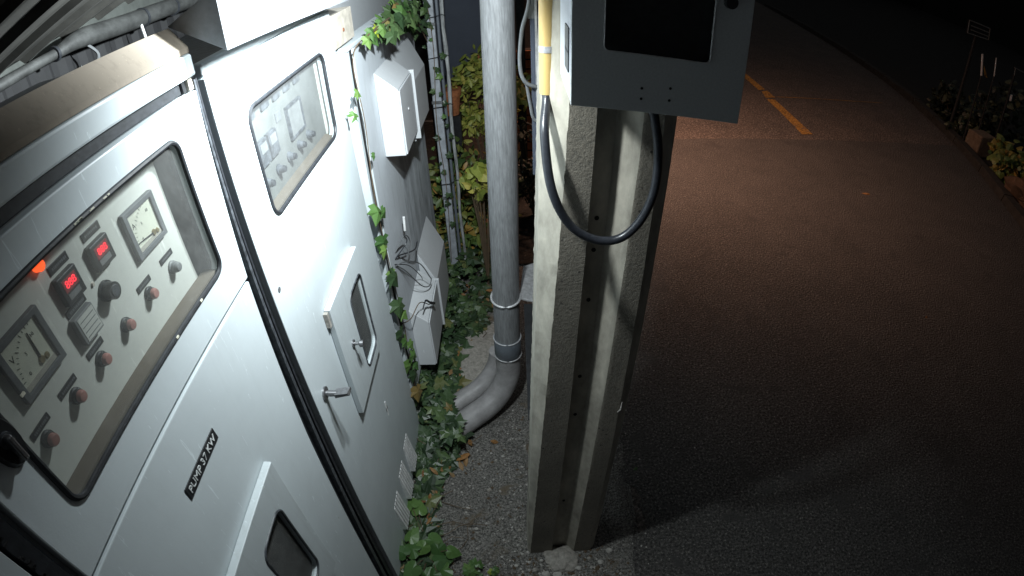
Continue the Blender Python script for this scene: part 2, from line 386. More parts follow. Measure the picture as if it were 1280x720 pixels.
# road markings
def marking(name, quads):
    mb = MB()
    for q in quads: mb.add([(x, y, 0.009) for x, y in q], [tuple(range(len(q)))])
    return tag(mb.build(name, "line_yellow"), kind="structure")
marking("road_marking", [[(3.36, 5.47), (3.52, 5.49), (3.585, 6.35), (3.62, 6.80), (3.49, 6.80), (3.45, 6.3)],
                         [(3.51, 6.86), (3.68, 6.90), (3.70, 7.22), (3.58, 7.16)],
                         [(3.56, 7.22), (3.69, 7.28), (3.74, 8.1), (3.78, 9.6), (3.66, 9.6), (3.62, 8.05)]])
marking("road_marking", [[(3.70, 6.92), (4.3, 6.97), (5.1, 7.02), (5.7, 7.09), (5.7, 7.102), (5.0, 7.035), (4.2, 6.985), (3.70, 6.945)]])
kb = empty("kerb", (5.2, 4, 0), "dark stone kerb running along the far right edge of the road", "kerb")
prevp = None
for i in range(len(kerbline) - 2):
    a, b = Vector(kerbline[i]), Vector(kerbline[i + 1]); L = (b - a).length; n = max(1, round(L / 0.8)); d = (b - a) / n; q = Vector((d.y, -d.x)).normalized() * 0.13
    for k in range(n):
        p0 = a + d * (k + 0.008); p1 = a + d * (k + 0.985); h = 0.10 + random.uniform(-.008, .008)
        MB().hexa([(p0.x, p0.y, -0.03), (p1.x, p1.y, -0.03), (p1.x + q.x, p1.y + q.y, -0.03), (p0.x + q.x, p0.y + q.y, -0.03)],
                  [(p0.x + q.x * .12, p0.y + q.y * .12, h), (p1.x + q.x * .12, p1.y + q.y * .12, h), (p1.x + q.x, p1.y + q.y, h), (p0.x + q.x, p0.y + q.y, h)]).build("kerb_stone", "kerb_stone", kb)
tag(kb, kind="structure")

# ================================================================== CONTROL CABINET 1 (near)
FX = -0.5
cab1 = empty("control_cabinet", (-0.67, 0.46, 0), "nearest grey steel control cabinet with wide window over meters and red displays", "electrical cabinet", "steel control cabinets in a row")
MB().box(-0.84, -0.572, 0.152, 0.783, 0.0, 1.944, 0.004).build("body", "paint", cab1)
MB().hexa([(-0.503, 0.150, 1.946), (-0.503, 0.784, 1.946), (-0.530, 0.784, 1.946), (-0.530, 0.150, 1.946)], [(-0.503, 0.150, 1.955), (-0.503, 0.784, 1.955), (-0.530, 0.784, 1.990), (-0.530, 0.150, 1.990)]).build("roof_lip", "dust_top", cab1)
MB().box(-0.842, -0.5305, 0.150, 0.784, 1.946, 1.957, 0.003).build("top_cover", "dark_iron", cab1)
plate(MB(), [(0.150, 0.10), (0.784, 0.10), (0.784, 1.9445), (0.150, 1.9445)], [[(0.178, 0.13), (0.69, 0.13), (0.765, 1.885), (0.178, 1.885)]], -0.571, -0.520).build("door_frame", "paint", cab1)
MB().box(-0.5195, FX, 0.150, 0.784, 1.908, 1.9445, 0.004).build("front_rail", "paint", cab1)
MB().box(-0.5195, -0.512, 0.160, 0.745, 1.888, 1.907, 0.002).build("door_seal", "rubber", cab1)
MB().box(-0.5195, -0.508, 0.746, 0.757, 1.889, 1.9065).build("seal_clip", "black_plastic", cab1)
MB().box(-0.5195, -0.503, 0.7575, 0.770, 1.889, 1.9075).build("seal_end", "beige_plate", cab1)
# upper door with window hole
hole = rrect(0.218, 0.680, 1.603, 1.842, 0.022, 6)
ud = plate(MB(), [(0.158, 1.537), (0.743, 1.537), (0.757, 1.70), (0.7705, 1.886), (0.158, 1.886)], [hole], -0.518, FX).build("upper_door", "paint", cab1)
def bevmod(o, wd, seg=2):
    m = o.modifiers.new("bevel", 'BEVEL'); m.width = wd; m.segments = seg; m.limit_method = 'ANGLE'; m.angle_limit = math.radians(50)
bevmod(ud, 0.0022)
ring(MB(), [(FX + 0.0005, y, z) for y, z in rrect(0.220, 0.678, 1.605, 1.840, 0.021, 6)], 0.0042).build("window_gasket", "rubber", ud, True)
plate(MB(), rrect(0.2185, 0.6795, 1.6035, 1.8415, 0.021, 5), [], -0.5065, -0.5045).build("window_pane", "glass_dusty", ud)
mbp = MB()
for k in range(9):   # flaked paint on the gasket
    yy = random.uniform(0.41, 0.50); mbp.box(FX + 0.003, FX + 0.0052, yy, yy + random.uniform(.003, .008), 1.8405, 1.8405 + random.uniform(.001, .003))
tag(mbp.build("paint_flake", "meter_face", ud), kind="stuff")
for yy, zz in ((0.585, 1.6045), (0.50, 1.6045), (0.252, 1.75)):
    MB().box(FX + 0.003, FX + 0.0055, yy, yy + 0.006, zz, zz + 0.003).build("paint_flake", "meter_face", ud)
# lower door
ld = plate(MB(), [(0.158, 0.14), (0.693, 0.14), (0.700, 0.42), (0.716, 1.10), (0.741, 1.530), (0.158, 1.530)], [], -0.518, FX).build("lower_door", "paint", cab1); bevmod(ld, 0.0022)
# name plate
npl = MB().box(FX, FX + 0.0022, 0.352, 0.472, 1.412, 1.437, 0.0006).build("name_plate", "black_plastic", ld)
lettering("lettering", "PUMP 37 KW", 0.0185, (FX + 0.0028, 0.411, 1.4245), "label_text", ld)
# door lock (oval swing handle plate) at the left edge
lk = MB()
lk.add([(FX + 0.006, 0.207 + 0.016 * math.cos(a) - 0.002 * math.sin(a), 1.736 + 0.032 * math.sin(a)) for a in [2 * math.pi * k / 20 for k in range(20)]] + [(FX, 0.207 + 0.019 * math.cos(a), 1.736 + 0.036 * math.sin(a)) for a in [2 * math.pi * k / 20 for k in range(20)]],
       [tuple(range(20))] + [(k, (k + 1) % 20, 20 + (k + 1) % 20, 20 + k) for k in range(20)])
o = lk.build("door_lock", "black_plastic", ud, False)
MB().tube([(FX + 0.006, 0.207, 1.738), (FX + 0.010, 0.207, 1.738)], 0.009, 16).build("lock_ring", "rubber_chalky", ud, True)
MB().box(FX + 0.008, FX + 0.020, 0.203, 0.210, 1.712, 1.746, 0.002).build("lock_tongue", "steel", ud)

# window recess and instrument panel
PX = -0.535
MB().box(PX - 0.004, PX, 0.160, 0.652, 1.590, 1.880).build("instrument_panel", "panel_paint", cab1)
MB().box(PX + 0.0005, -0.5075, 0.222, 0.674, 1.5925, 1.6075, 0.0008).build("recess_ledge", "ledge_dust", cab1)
MB().box(PX + 0.0005, -0.5195, 0.690, 0.696, 1.592, 1.870).build("recess_side", "rubber_chalky", cab1)
MB().box(PX - 0.012, PX - 0.006, 0.64, 0.70, 1.590, 1.880).build("recess_back", "cable_grey", cab1)
def meter(y0, y1, z0, z1, tip, piv, unit):
    f = plate(MB(), [(y0, z0), (y1, z0), (y1, z1), (y0, z1)], [[(y0 + .009, z0 + .008), (y1 - .009, z0 + .008), (y1 - .009, z1 - .008), (y0 + .009, z1 - .008)]], PX, PX + 0.0085).build("panel_meter", "cable_grey", cab1)
    bevmod(f, 0.001)
    MB().box(PX, PX + 0.0050, y0 + .0088, y1 - .0088, z0 + .0078, z1 - .0078).build("meter_face", "meter_face", f)
    MB().tube([(PX + .0062, *piv), (PX + .0062, *tip)], [0.0013, 0.0007], 6).build("needle", "ink", f)
    MB().tube([(PX + .0051, *piv), (PX + .0075, *piv)], [0.0052, 0.004], 12).build("needle_hub", "needle_brass", f)
    MB().tube([(PX + .0051, piv[0] + .009, piv[1] - .002), (PX + .0072, piv[0] + .009, piv[1] - .002)], [0.0045, 0.003], 10).build("zero_screw", "needle_brass", f)
    c = (y1 - .018, z0 + .017); R = 0.047
    for k in range(13):
        a = math.radians(94 + 82 * k / 12); r1 = R + (0.005 if k % 3 == 0 else 0.003)
        p = [(c[0] + rr * math.cos(a), c[1] + rr * math.sin(a)) for rr in (R, r1)]
        MB().tube([(PX + .0053, *p[0]), (PX + .0053, *p[1])], 0.00045, 4).build("scale_mark", "ink", f)
    lettering("unit_letter", unit, 0.011, (PX + .0052, y0 + .017, z1 - .026), "ink", f, 0.0002)
    for k, tx in enumerate(("0", "5", "10")):
        a = math.radians(172 - 36 * k); lettering("scale_number", tx, 0.0065, (PX + .0052, c[0] + .036 * math.cos(a), c[1] + .036 * math.sin(a)), "ink", f, 0.0002)
    # bottom strip of the face
    MB().box(PX + .0050, PX + .0056, y0 + .009, y1 - .009, z0 + .0079, z0 + .0145).build("scale_strip", "beige_plate", f)
    MB().box(PX + .0078, PX + .0082, y0 + .0088, y1 - .0088, z0 + .0078, z1 - .0078).build("meter_glass", "glass_clear", f)
    return f
meter(0.538, 0.617, 1.716, 1.7896, (0.549, 1.7385), (0.590, 1.733), "A")
meter(0.270, 0.350, 1.716, 1.7915, (0.321, 1.775), (0.319, 1.738), "V")
def display(y0, y1, z0, z1, txt):
    h = MB().box(PX, PX + 0.010, y0, y1, z0, z1, 0.0015).build("display_module", "black_plastic", cab1)
    MB().box(PX + 0.010, PX + 0.0107, y0 + .006, y1 - .006, z1 - .022, z1 - .006).build("display_lens", "red_lens", h)
    lettering("display_digits", txt, 0.0135, (PX + 0.0111, (y0 + y1) / 2, z1 - .014), "red_glow", h, 0.0004)
    MB().box(PX + 0.010, PX + 0.0106, y0 + .007, y1 - .009, z0 + .006, z0 + .0135).build("display_caption", "grey_plastic", h)
display(0.4586, 0.4978, 1.754, 1.7915, "888"); display(0.389, 0.427, 1.754, 1.7925, "888")
def label_plate(y, z, wd=0.036, ht=0.0095):
    p = MB().box(PX, PX + 0.0018, y - wd / 2, y + wd / 2, z - ht / 2, z + ht / 2, 0.0004).build("label_plate", "black_plastic", cab1)
    mb = MB(); x = y - wd * 0.36
    while x < y + wd * 0.36:      # unreadable engraved print
        s_ = random.uniform(.0014, .0028); mb.box(PX + .0018, PX + .0020, x, x + s_, z - .0016 + random.uniform(-.0003, .0003), z + .0016); x += s_ + random.uniform(.0008, .0016)
    mb.build("engraved_print", "cable_grey", p)
label_plate(0.4815, 1.8025, 0.038, 0.012); label_plate(0.4118, 1.8025, 0.037, 0.012); label_plate(0.404, 1.7447, 0.040, 0.010)
for y in (0.598, 0.529, 0.3955, 0.3287, 0.2666): label_plate(y, 1.684)
rm = MB().box(PX, PX + 0.010, 0.382, 0.4213, 1.6998, 1.7385, 0.0012).build("relay_module", "grey_plastic", cab1)
MB().box(PX + .010, PX + .0107, 0.3865, 0.419, 1.703, 1.7355).build("relay_card", "panel_paint", rm)
mb = MB()
for k in range(4): mb.box(PX + .0107, PX + .0110, 0.3885, 0.417, 1.707 + .0072 * k, 1.708 + .0072 * k)
mb.build("card_rule", "cable_grey", rm)
pb = None
for y in (0.602, 0.530, 0.4614, 0.3946, 0.3306, 0.2637):
    zc = 1.662 if y > 0.6 else 1.666
    b = MB().tube([(PX, y, zc), (PX + .003, y, zc), (PX + .004, y, zc), (PX + .009, y, zc)], [.0108, .0108, .0092, .0088], 20).build("push_button", "black_plastic" if y < 0.6 else "grey_plastic", cab1, True)
    MB().tube([(PX + .0091, y, zc), (PX + .013, y, zc), (PX + .0155, y, zc), (PX + .0162, y, zc)], [.0080, .0080, .0062, .001], 18).build("button_cap", "button_red" if y < 0.6 else "grey_plastic", b, True)
sk = MB().tube([(PX, .4595, 1.7256), (PX + .004, .4595, 1.7256), (PX + .0045, .4595, 1.7256), (PX + .018, .4595, 1.7256)], [.0145, .0145, .0122, .0118], 24).build("selector_knob", "black_plastic", cab1, True)
MB().tube([(PX + .018, .4595, 1.7256), (PX + .0195, .4595, 1.7256)], [.0085, .0075], 20).build("knob_face", "rubber_chalky", sk, True)
MB().tube([(PX, .4447, 1.747), (PX + .003, .4447, 1.747)], [.0032, .0022], 10).build("panel_screw", "beige_plate", cab1, True)
MB().tube([(PX, .383, 1.8197), (PX + .008, .383, 1.8197), (PX + .011, .383, 1.8197)], [.0078, .0072, .003], 14).build("warning_lamp", "orange_glow", cab1, True)

# flap cover builder (a raised inspection window cover)
def flap(parent, y0, y1, z0, z1, hy0, hy1, hz0, hz1, t=0.018):
    f = plate(MB(), [(y0, z0), (y1, z0), (y1, z1), (y0, z1)], [rrect(hy0, hy1, hz0, hz1, 0.028, 6)], FX + 0.001, FX + t).build("flap_cover", "paint_worn", parent); bevmod(f, 0.0018)
    ring(MB(), [(FX + t, y, z) for y, z in rrect(hy0, hy1, hz0, hz1, 0.028, 6)], 0.003).build("flap_gasket", "rubber_chalky", f, True)
    plate(MB(), rrect(hy0 - .003, hy1 + .003, hz0 - .003, hz1 + .003, .03, 5), [], FX + 0.008, FX + 0.0095).build("flap_pane", "glass_flap", f)
    MB().box(FX + 0.0005, FX + 0.0035, hy0 - .002, hy1 + .002, hz0 - .002, hz1 + .002).build("flap_recess", "dark_void", f)
    return f
f1 = flap(ld, 0.268, 0.538, 0.80, 1.252, 0.372, 0.486, 0.90, 1.176)

# ------------------------------------------------------------------ rubber joint between the two cabinets
js = empty("joint_strip", (-0.51, 0.76, 0), "black rubber joint strip filling the gap between the two nearest cabinets", "rubber seal")
def slanted(x0, x1, lo, hi, mat, name, parent):   # lo/hi: (y0, y1, z)
    return MB().hexa([(x0, lo[0], lo[2]), (x1, lo[0], lo[2]), (x1, lo[1], lo[2]), (x0, lo[1], lo[2])], [(x0, hi[0], hi[2]), (x1, hi[0], hi[2]), (x1, hi[1], hi[2]), (x0, hi[1], hi[2])]).build(name, mat, parent)
slanted(-0.56, -0.516, (0.694, 0.799, 0.0), (0.771, 0.799, 1.904), "rubber", "backing_strip", js)
slanted(-0.5155, -0.502, (0.717, 0.735, 0.02), (0.7735, 0.779, 1.902), "rubber_chalky", "joint_lip", js)
slanted(-0.5155, -0.505, (0.757, 0.768, 0.02), (0.7845, 0.789, 1.902), "rubber", "joint_lip", js)
j0 = empty("joint_strip", (-0.51, 0.14, 0), "worn black rubber joint strip at the bottom left corner left of the meter cabinet", "rubber seal")
slanted(-0.56, -0.505, (0.128, 0.1495, 0.0), (0.128, 0.1495, 1.95), "rubber", "backing_strip", j0)
mb = MB()
for k in range(60):
    zz = random.uniform(1.45, 1.72); mb.box(-0.505, -0.5022, 0.1275 + random.uniform(0, .004), 0.131 + random.uniform(0, .004), zz, zz + random.uniform(.001, .006))
tag(mb.build("torn_edge", "dark_void", j0), kind="stuff")
cab0 = empty("control_cabinet", (-0.67, -0.2, 0), "grey cabinet of which only a sliver shows in the bottom left corner", "electrical cabinet", "steel control cabinets in a row")
MB().box(-0.84, -0.52, -0.50, 0.127, 0.0, 1.944, 0.004).build("body", "paint_worn", cab0)
d0 = plate(MB(), [(-0.48, 0.1), (0.122, 0.1), (0.122, 1.90), (-0.48, 1.90)], [], -0.5195, -0.503).build("door", "paint_worn", cab0); bevmod(d0, .002)
MB().box(-0.842, -0.515, -0.502, 0.127, 1.946, 1.955, 0.003).build("top_cover", "dust_top", cab0)

# ================================================================== CONTROL CABINET 2
cab2 = empty("control_cabinet", (-0.67, 1.2, 0), "brightly lit cabinet in the middle with a small inspection window above a lever handle", "electrical cabinet", "steel control cabinets in a row")
MB().box(-0.84, -0.572, 0.802, 1.560, 0.0, 1.90, 0.004).build("body", "paint", cab2)
# side wall slightly out of square, as in the photo
MB().hexa([(-0.571, 0.802, 0.0), (-0.520, 0.802, 0.0), (-0.520, 1.598, 0.0), (-0.571, 1.598, 0.0)], [(-0.571, 0.802, 1.54), (-0.520, 0.802, 1.54), (-0.520, 1.525, 1.54), (-0.571, 1.525, 1.54)]).build("front_frame", "paint", cab2)
hole2 = rrect(0.915, 1.395, 1.560, 1.800, 0.032, 6)
louv = []
for (yc, zt) in ((1.325, 0.262), (1.185, 0.262), (1.040, 0.262)):
    for k in range(5):
        yy = yc - 0.042 + 0.0175 * k; louv.append([(yy, zt - 0.17), (yy + .011, zt - 0.17), (yy + .011, zt), (yy, zt)])
dr = plate(MB(), [(0.803, 0.035), (1.595, 0.035), (1.545, 1.0), (1.505, 1.895), (0.803, 1.895)], [hole2] + louv, -0.518, FX).build("door", "paint", cab2); bevmod(dr, 0.0018)
ring(MB(), [(FX + .0005, y, z) for y, z in rrect(0.917, 1.393, 1.562, 1.798, 0.031, 6)], 0.0045).build("window_gasket", "rubber", dr, True)
plate(MB(), rrect(0.9155, 1.3945, 1.5605, 1.7995, 0.031, 5), [], -0.5065, -0.5045).build("window_pane", "glass_hazy", dr)
MB().box(-0.5195, -0.5185, 0.96, 1.40, 0.07, 0.29).build("louvre_backing", "dark_void", dr)
for L_ in louv:
    (a0, b0), (a1, b1) = L_[0], L_[2]
    MB().hexa([(-0.512, a0 + .0003, b0 + .001), (-0.478, a0 + .0003, b0 + .001), (-0.478, a1 + .0015, b0 + .001), (-0.512, a1 - .0003, b0 + .001)],
              [(-0.512, a0 + .0003, b1 - .001), (-0.4990, a0 + .0003, b1 - .001), (-0.4990, a1 + .0015, b1 - .001), (-0.512, a1 - .0003, b1 - .001)]).build("louvre_slat", "reflective", dr)
MB().box(-0.5345, -0.5195, 1.405, 1.411, 1.548, 1.815).build("recess_side", "panel_paint", cab2)
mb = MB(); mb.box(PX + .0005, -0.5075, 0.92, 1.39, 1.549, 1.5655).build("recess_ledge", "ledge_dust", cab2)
MB().box(PX - .004, PX, 0.86, 1.45, 1.5415, 1.85).build("instrument_panel", "panel_grey", cab2)
# instruments behind the second window
mtr = plate(MB(), [(1.158, 1.640), (1.256, 1.640), (1.256, 1.722), (1.158, 1.722)], [[(1.164, 1.646), (1.250, 1.646), (1.250, 1.716), (1.164, 1.716)]], PX, PX + .008).build("panel_meter", "rubber_chalky", cab2)
MB().box(PX, PX + .0052, 1.1638, 1.2502, 1.6458, 1.7162).build("meter_face", "grey_plastic", mtr)
for y, wd in ((1.052, .046), (0.998, .046)):
    b = MB().box(PX, PX + .010, y - wd / 2, y + wd / 2, 1.650, 1.706, .001).build("display_module", "rubber_chalky", cab2)
    MB().box(PX + .010, PX + .0108, y - .016, y + .016, 1.678, 1.699).build("display_lens", "grey_plastic", b)
for y in (0.984, 1.056, 1.127, 1.199, 1.271):
    b = MB().tube([(PX, y, 1.612), (PX + .004, y, 1.612), (PX + .005, y, 1.612), (PX + .014, y, 1.612)], [.0125, .0125, .010, .009], 16).build("push_button", "rubber_chalky", cab2, True)
    MB().tube([(PX + .0141, y, 1.612), (PX + .020, y, 1.612)], [.008, .007], 14).build("button_cap", "rubber", b, True)
for y in (0.984, 1.06, 1.127, 1.194, 1.261):
    MB().box(PX, PX + .006, y - .02, y + .02, 1.756, 1.778, .001).build("relay_module", "rubber_chalky", cab2)
MB().box(PX, PX + .003, 1.103, 1.132, 1.706, 1.728, .0005).build("label_plate", "cable_grey", cab2)
f2 = flap(dr, 1.005, 1.303, 0.835, 1.240, 1.150, 1.283, 0.880, 1.165)
MB().box(FX + .001, FX + .012, 0.993, 1.0045, 1.19, 1.235).build("flap_hinge", "concrete_dust", f2)
MB().tube([(FX + .018, 1.085, 1.050), (FX + .022, 1.085, 1.05)], .012, 16).build("knob_rose", "steel", f2, True)
MB().tube([(FX + .022, 1.085, 1.05), (FX + .036, 1.085, 1.05), (FX + .040, 1.085, 1.05), (FX + .050, 1.085, 1.05)], [.005, .005, .011, .010], 16).build("flap_knob", "steel", f2, True)
# lever handle
MB().tube([(FX, 0.862, 1.086), (FX + .004, 0.862, 1.086), (FX + .006, 0.862, 1.086)], [.0185, .0185, .013], 22).build("handle_rose", "steel", dr, True)
MB().tube([(FX + .006, 0.862, 1.086), (FX + .034, 0.862, 1.086)], [.0085, .0080], 18).build("handle_stem", "steel", dr, True)
hl = MB(); hl.hexa([(FX + .030, 0.851, 1.080), (FX + .030, 0.873, 1.080), (FX + .030, 0.873, 1.092), (FX + .030, 0.851, 1.092)], [(FX + .068, 0.858, 1.083), (FX + .068, 0.880, 1.086), (FX + .066, 0.880, 1.092), (FX + .062, 0.856, 1.092)])
hl.build("handle_grip", "steel", dr)
# bare patch where a second lock was
MB().box(FX, FX + .0012, 1.235, 1.243, 0.540, 0.615).build("scratch_mark", "reflective", dr)
MB().box(FX, FX + .0010, 1.230, 1.250, 0.565, 0.585).build("scratch_mark", "cable_grey", dr)
mb = MB(); mb.tube([(FX, 0.835, 1.438), (FX + .0015, 0.835, 1.438)], .006, 8); mb.build("paint_chip", "cable_grey", dr)
# hood on top of cabinet 2
hp = [(-0.436, 1.936), (-0.436, 2.035), (-0.448, 2.030), (-0.535, 1.992)]
hood = MB().hexa([(x, 0.787, z) for x, z in hp], [(x, 1.500, z - .022) for x, z in hp]).build("hood", "hood_sheet", cab2); bevmod(hood, .0015)
MB().box(-0.5195, FX, 0.803, 1.497, 1.8975, 1.921, 0.003).build("front_rail", "paint", cab2)
MB().box(-0.83, -0.5205, 0.803, 1.49, 1.9005, 1.916).build("hood_gap", "rubber_chalky", cab2)

# ================================================================== WALL PANEL with small boxes
wp = empty("wall_panel", (-0.51, 2.2, 0), "grey metal wall panel with a dark slit, carrying the small boxes beyond the cabinets", "wall panel")
MB().box(-0.535, -0.500, 1.615, 1.638, 0.15, 1.745).build("edge_strip", "paint", wp)
MB().box(-0.545, -0.502, 1.6385, 1.6715, 0.15, 1.744).build("slit_backing", "dark_void", wp)
MB().box(-0.535, -0.496, 1.672, 1.686, 0.18, 1.745, .002).build("flange", "paint", wp)
MB().box(-0.535, -0.500, 1.686, 2.10, 0.19, 1.745).build("panel_sheet", "old_wall" if False else "paint_side", wp)
MB().box(-0.535, -0.501, 2.102, 2.81, 0.0, 1.72).build("panel_sheet", "old_wall", wp)
MB().box(-0.56, -0.495, 1.612, 2.815, 1.747, 1.760, .002).build("top_flashing", "paint", wp)
tl = MB()
for k in range(90):
    x = -60 + 120 * k / 89; h = 7 + 2.5 * noise.noise((x * .15, 0, 0)) + 1.2 * noise.noise((x * .9, 3, 0)); tl.v += [(x, 34 + 2 * noise.noise((x * .3, 1, 1)), -.1), (x, 35, h)]
for k in range(89): tl.f.append((2 * k, 2 * k + 2, 2 * k + 3, 2 * k + 1))
tag(tl.build("sky_screen", "screen_dark"), kind="structure")  # added dark screen that hides the ambient sky along the horizon
tl = MB()
for k in range(60):
    y = -10 + 46 * k / 59; h = 5 + 2.0 * noise.noise((y * .2, 5, 0)) + 1.0 * noise.noise((y * .9, 9, 0)); tl.v += [(15 + .3 * y, y, -.1), (15.5 + .3 * y, y, h)]
for k in range(59): tl.f.append((2 * k, 2 * k + 2, 2 * k + 3, 2 * k + 1))
tag(tl.build("sky_screen", "screen_dark"), kind="structure")  # second added screen, keeps the sky dark on the right
bw = empty("rear_wall", (-0.7, 2.2, 0), "pale plastered wall rising behind the grey panel at the top of the picture", "wall")
MB().box(-0.78, -0.64, 1.62, 3.2, 0, 2.9).build("wall_face", "box_paint", bw)
bp = empty("cover_plate", (-0.55, 1.6, 1.8), "beige cover plate with one screw between the lit cabinet and the wall panel", "cover plate")
MB().box(-0.62, -0.505, 1.512, 1.745, 1.772, 1.872, .002).build("plate_body", "beige_plate", bp)
MB().tube([(-0.505, 1.63, 1.815), (-0.502, 1.63, 1.815)], .006, 8).build("screw", "rust", bp)
MB().box(-0.60, -0.53, 1.565, 1.6, 0, 1.765).build("support_post", "paint_side", bp)

def junction(y0, y1, z0, zf, zw, xw, xf, label, cat, grp, part2=None):
    e = empty("junction_box", (xw, (y0 + y1) / 2, z0), label, cat, grp)
    s = MB().hexa([(xw, y0, z0), (xf, y0, z0), (xf, y1, z0), (xw, y1, z0)], [(xw, y0, zw), (xf, y0, zf), (xf, y1, zf), (xw, y1, zw)])
    o = s.build("box_body", "box_paint", e); bevmod(o, .0022)
    return e
A1 = junction(1.892, 2.165, 1.272, 1.535, 1.605, -0.4995, -0.418, "upper pale box with sloped lid fixed to the wall panel, nearest to the camera", "junction box", "pale boxes on the wall panel")
MB().box(-0.4178, -0.412, 1.896, 2.160, 1.276, 1.530, .0015).build("box_lid", "box_paint", A1)
MB().tube([(-0.415, 2.02, 1.42), (-0.409, 2.02, 1.42)], .007, 12).build("lid_screw", "galvanised", A1, True)
A2 = junction(2.185, 2.62, 1.215, 1.455, 1.60, -0.4995, -0.430, "upper grey box in ivy shade directly behind the other upper box", "junction box", "pale boxes on the wall panel")
MB().box(-0.44, -0.403, 2.168, 2.180, 1.235, 1.54, .001).build("rim", "box_paint", A2)
B1 = junction(1.812, 2.13, 0.222, 0.498, 0.565, -0.4995, -0.419, "lower pale box with a black cable end lying on its lid", "junction box", "pale boxes on the wall panel")
MB().box(-0.4188, -0.413, 1.816, 2.126, 0.226, 0.492, .0015).build("box_lid", "box_paint", B1)
B2 = junction(2.165, 2.54, 0.170, 0.470, 0.640, -0.4995, -0.419, "lower pale box farther back with a steep bare lid", "junction box", "pale boxes on the wall panel")
MB().box(-0.44, -0.404, 2.134, 2.146, 0.20, 0.50, .001).build("rim", "box_paint", B2)

# conduits and batten at the end of the panel
fp = empty("flat_conduit", (-0.40, 2.80, 0.15), "wide flat grey conduit standing at the far end of the wall panel", "conduit")
MB().box(-0.430, -0.382, 2.765, 2.805, 0.13, 2.4, .004).build("duct", "duct_grey", fp)
for z in (0.62, 1.20, 1.62): MB().box(-0.434, -0.378, 2.758, 2.809, z, z + .016, .001).build("saddle", "cable_grey", fp)
tp = empty("thin_conduit", (-0.366, 2.80, 0.1), "thin grey conduit between the flat conduit and the bleached batten", "conduit")
MB().tube([(-0.367, 2.79, 0.12), (-0.367, 2.79, 1.2), (-0.368, 2.79, 2.4)], .0085, 10).build("tube", "coupling_grey", tp, True)
bt = empty("batten", (-0.345, 2.82, 0.05), "bleached split batten tied upright beside the thin conduit", "batten")
pts = [(-0.340 + .004 * math.sin(k * 1.3), 2.80 + .004 * math.cos(k * 2.1), 0.05 + 0.12 * k) for k in range(20)]
MB().tube(pts, [.008 + .0035 * (k / 19) + .0015 * math.sin(k * 2.7) for k in range(20)], 9).build("pole_wood", "bleached_batten", bt, True)
for z in (0.72, 1.18, 1.45, 1.66):
    MB().tube([(-0.432, 2.752, z), (-0.38, 2.744, z + .008), (-0.342, 2.782, z + .012), (-0.327, 2.80, z)], .0022, 6).build("wire_tie", "rubber", bt, True)

# ================================================================== DRAIN PIPE
dp = empty("drain_pipe", (-0.06, 1.75, 0), "thick vertical grey pipe ending in an elbow on the ground, left of the concrete pole", "pipe")
PR = 0.056
MB().tube([(-0.062, 1.75, 0.44), (-0.058, 1.75, 0.70), (-0.049, 1.75, 1.18), (-0.040, 1.75, 1.85), (-0.032, 1.75, 2.5)], [PR * 1.0, PR, PR, PR * .98, PR * .96], 40).build("upper_pipe", "pipe_grey", dp, True)
MB().tube([(-0.062, 1.75, 0.352), (-0.062, 1.75, 0.358), (-0.062, 1.75, 0.450), (-0.062, 1.75, 0.456)], [PR * 1.03, PR * 1.09, PR * 1.09, PR * 1.03], 40).build("coupling", "coupling_grey", dp, True)
for z in (0.352, 0.454): ring(MB(), [(-0.062 + PR * 1.09 * math.cos(a), 1.75 + PR * 1.09 * math.sin(a), z) for a in [2 * math.pi * k / 40 for k in range(40)]], .0028).build("coupling_lip", "galvanised", dp, True)
def arc(c0, z0, z1, tox, toy, R, n=16):
    out = []
    for k in range(n + 1):
        a = math.pi / 2 * k / n
        h = R * (1 - math.cos(a)); out.append((c0[0] + tox * h, c0[1] + toy * h, z0 - R * math.sin(a)))
    return out
ex, ey = -0.80, -0.60
el = [(-0.062, 1.75, 0.36)] + arc((-0.062, 1.75), 0.27, 0, ex, ey, 0.205)
el += [(el[-1][0] + ex * .13, el[-1][1] + ey * .13, 0.045)]
MB().tube(el, [PR * 1.0] + [PR * (1.0 + .04 * k / 17) for k in range(18)], 36).build("elbow", "elbow_grey", dp, True)
el2 = arc((-0.112, 1.85), 0.27, 0, -0.83, -0.56, 0.200); el2 += [(el2[-1][0] - .83 * .10, el2[-1][1] - .56 * .10, 0.045)]
MB().tube(el2, 0.046, 30).build("branch_elbow", "elbow_grey", dp, True)
br = empty("pipe_bracket", (0.02, 1.5, 0.66), "galvanised bracket plate and hoop holding the thick pipe to the pole", "bracket")
ring(MB(), [(-0.059 + (PR + .005) * math.cos(a), 1.75 + (PR + .005) * math.sin(a), .680 + .010 * math.sin(a)) for a in [2 * math.pi * k / 36 for k in range(36)]], .0050).build("hoop", "galvanised", br, True)
MB().hexa([(-0.004, 1.74, .672), (0.09, 1.70, .672), (0.125, 2.02, .672), (0.02, 1.97, .672)], [(-0.004, 1.74, .678), (0.09, 1.70, .678), (0.125, 2.02, .678), (0.02, 1.97, .678)]).build("bracket_plate", "galvanised", br)
MB().box(0.015, 0.10, 1.1, 1.702, .6735, .6765).build("bracket_arm", "dark_iron", br)

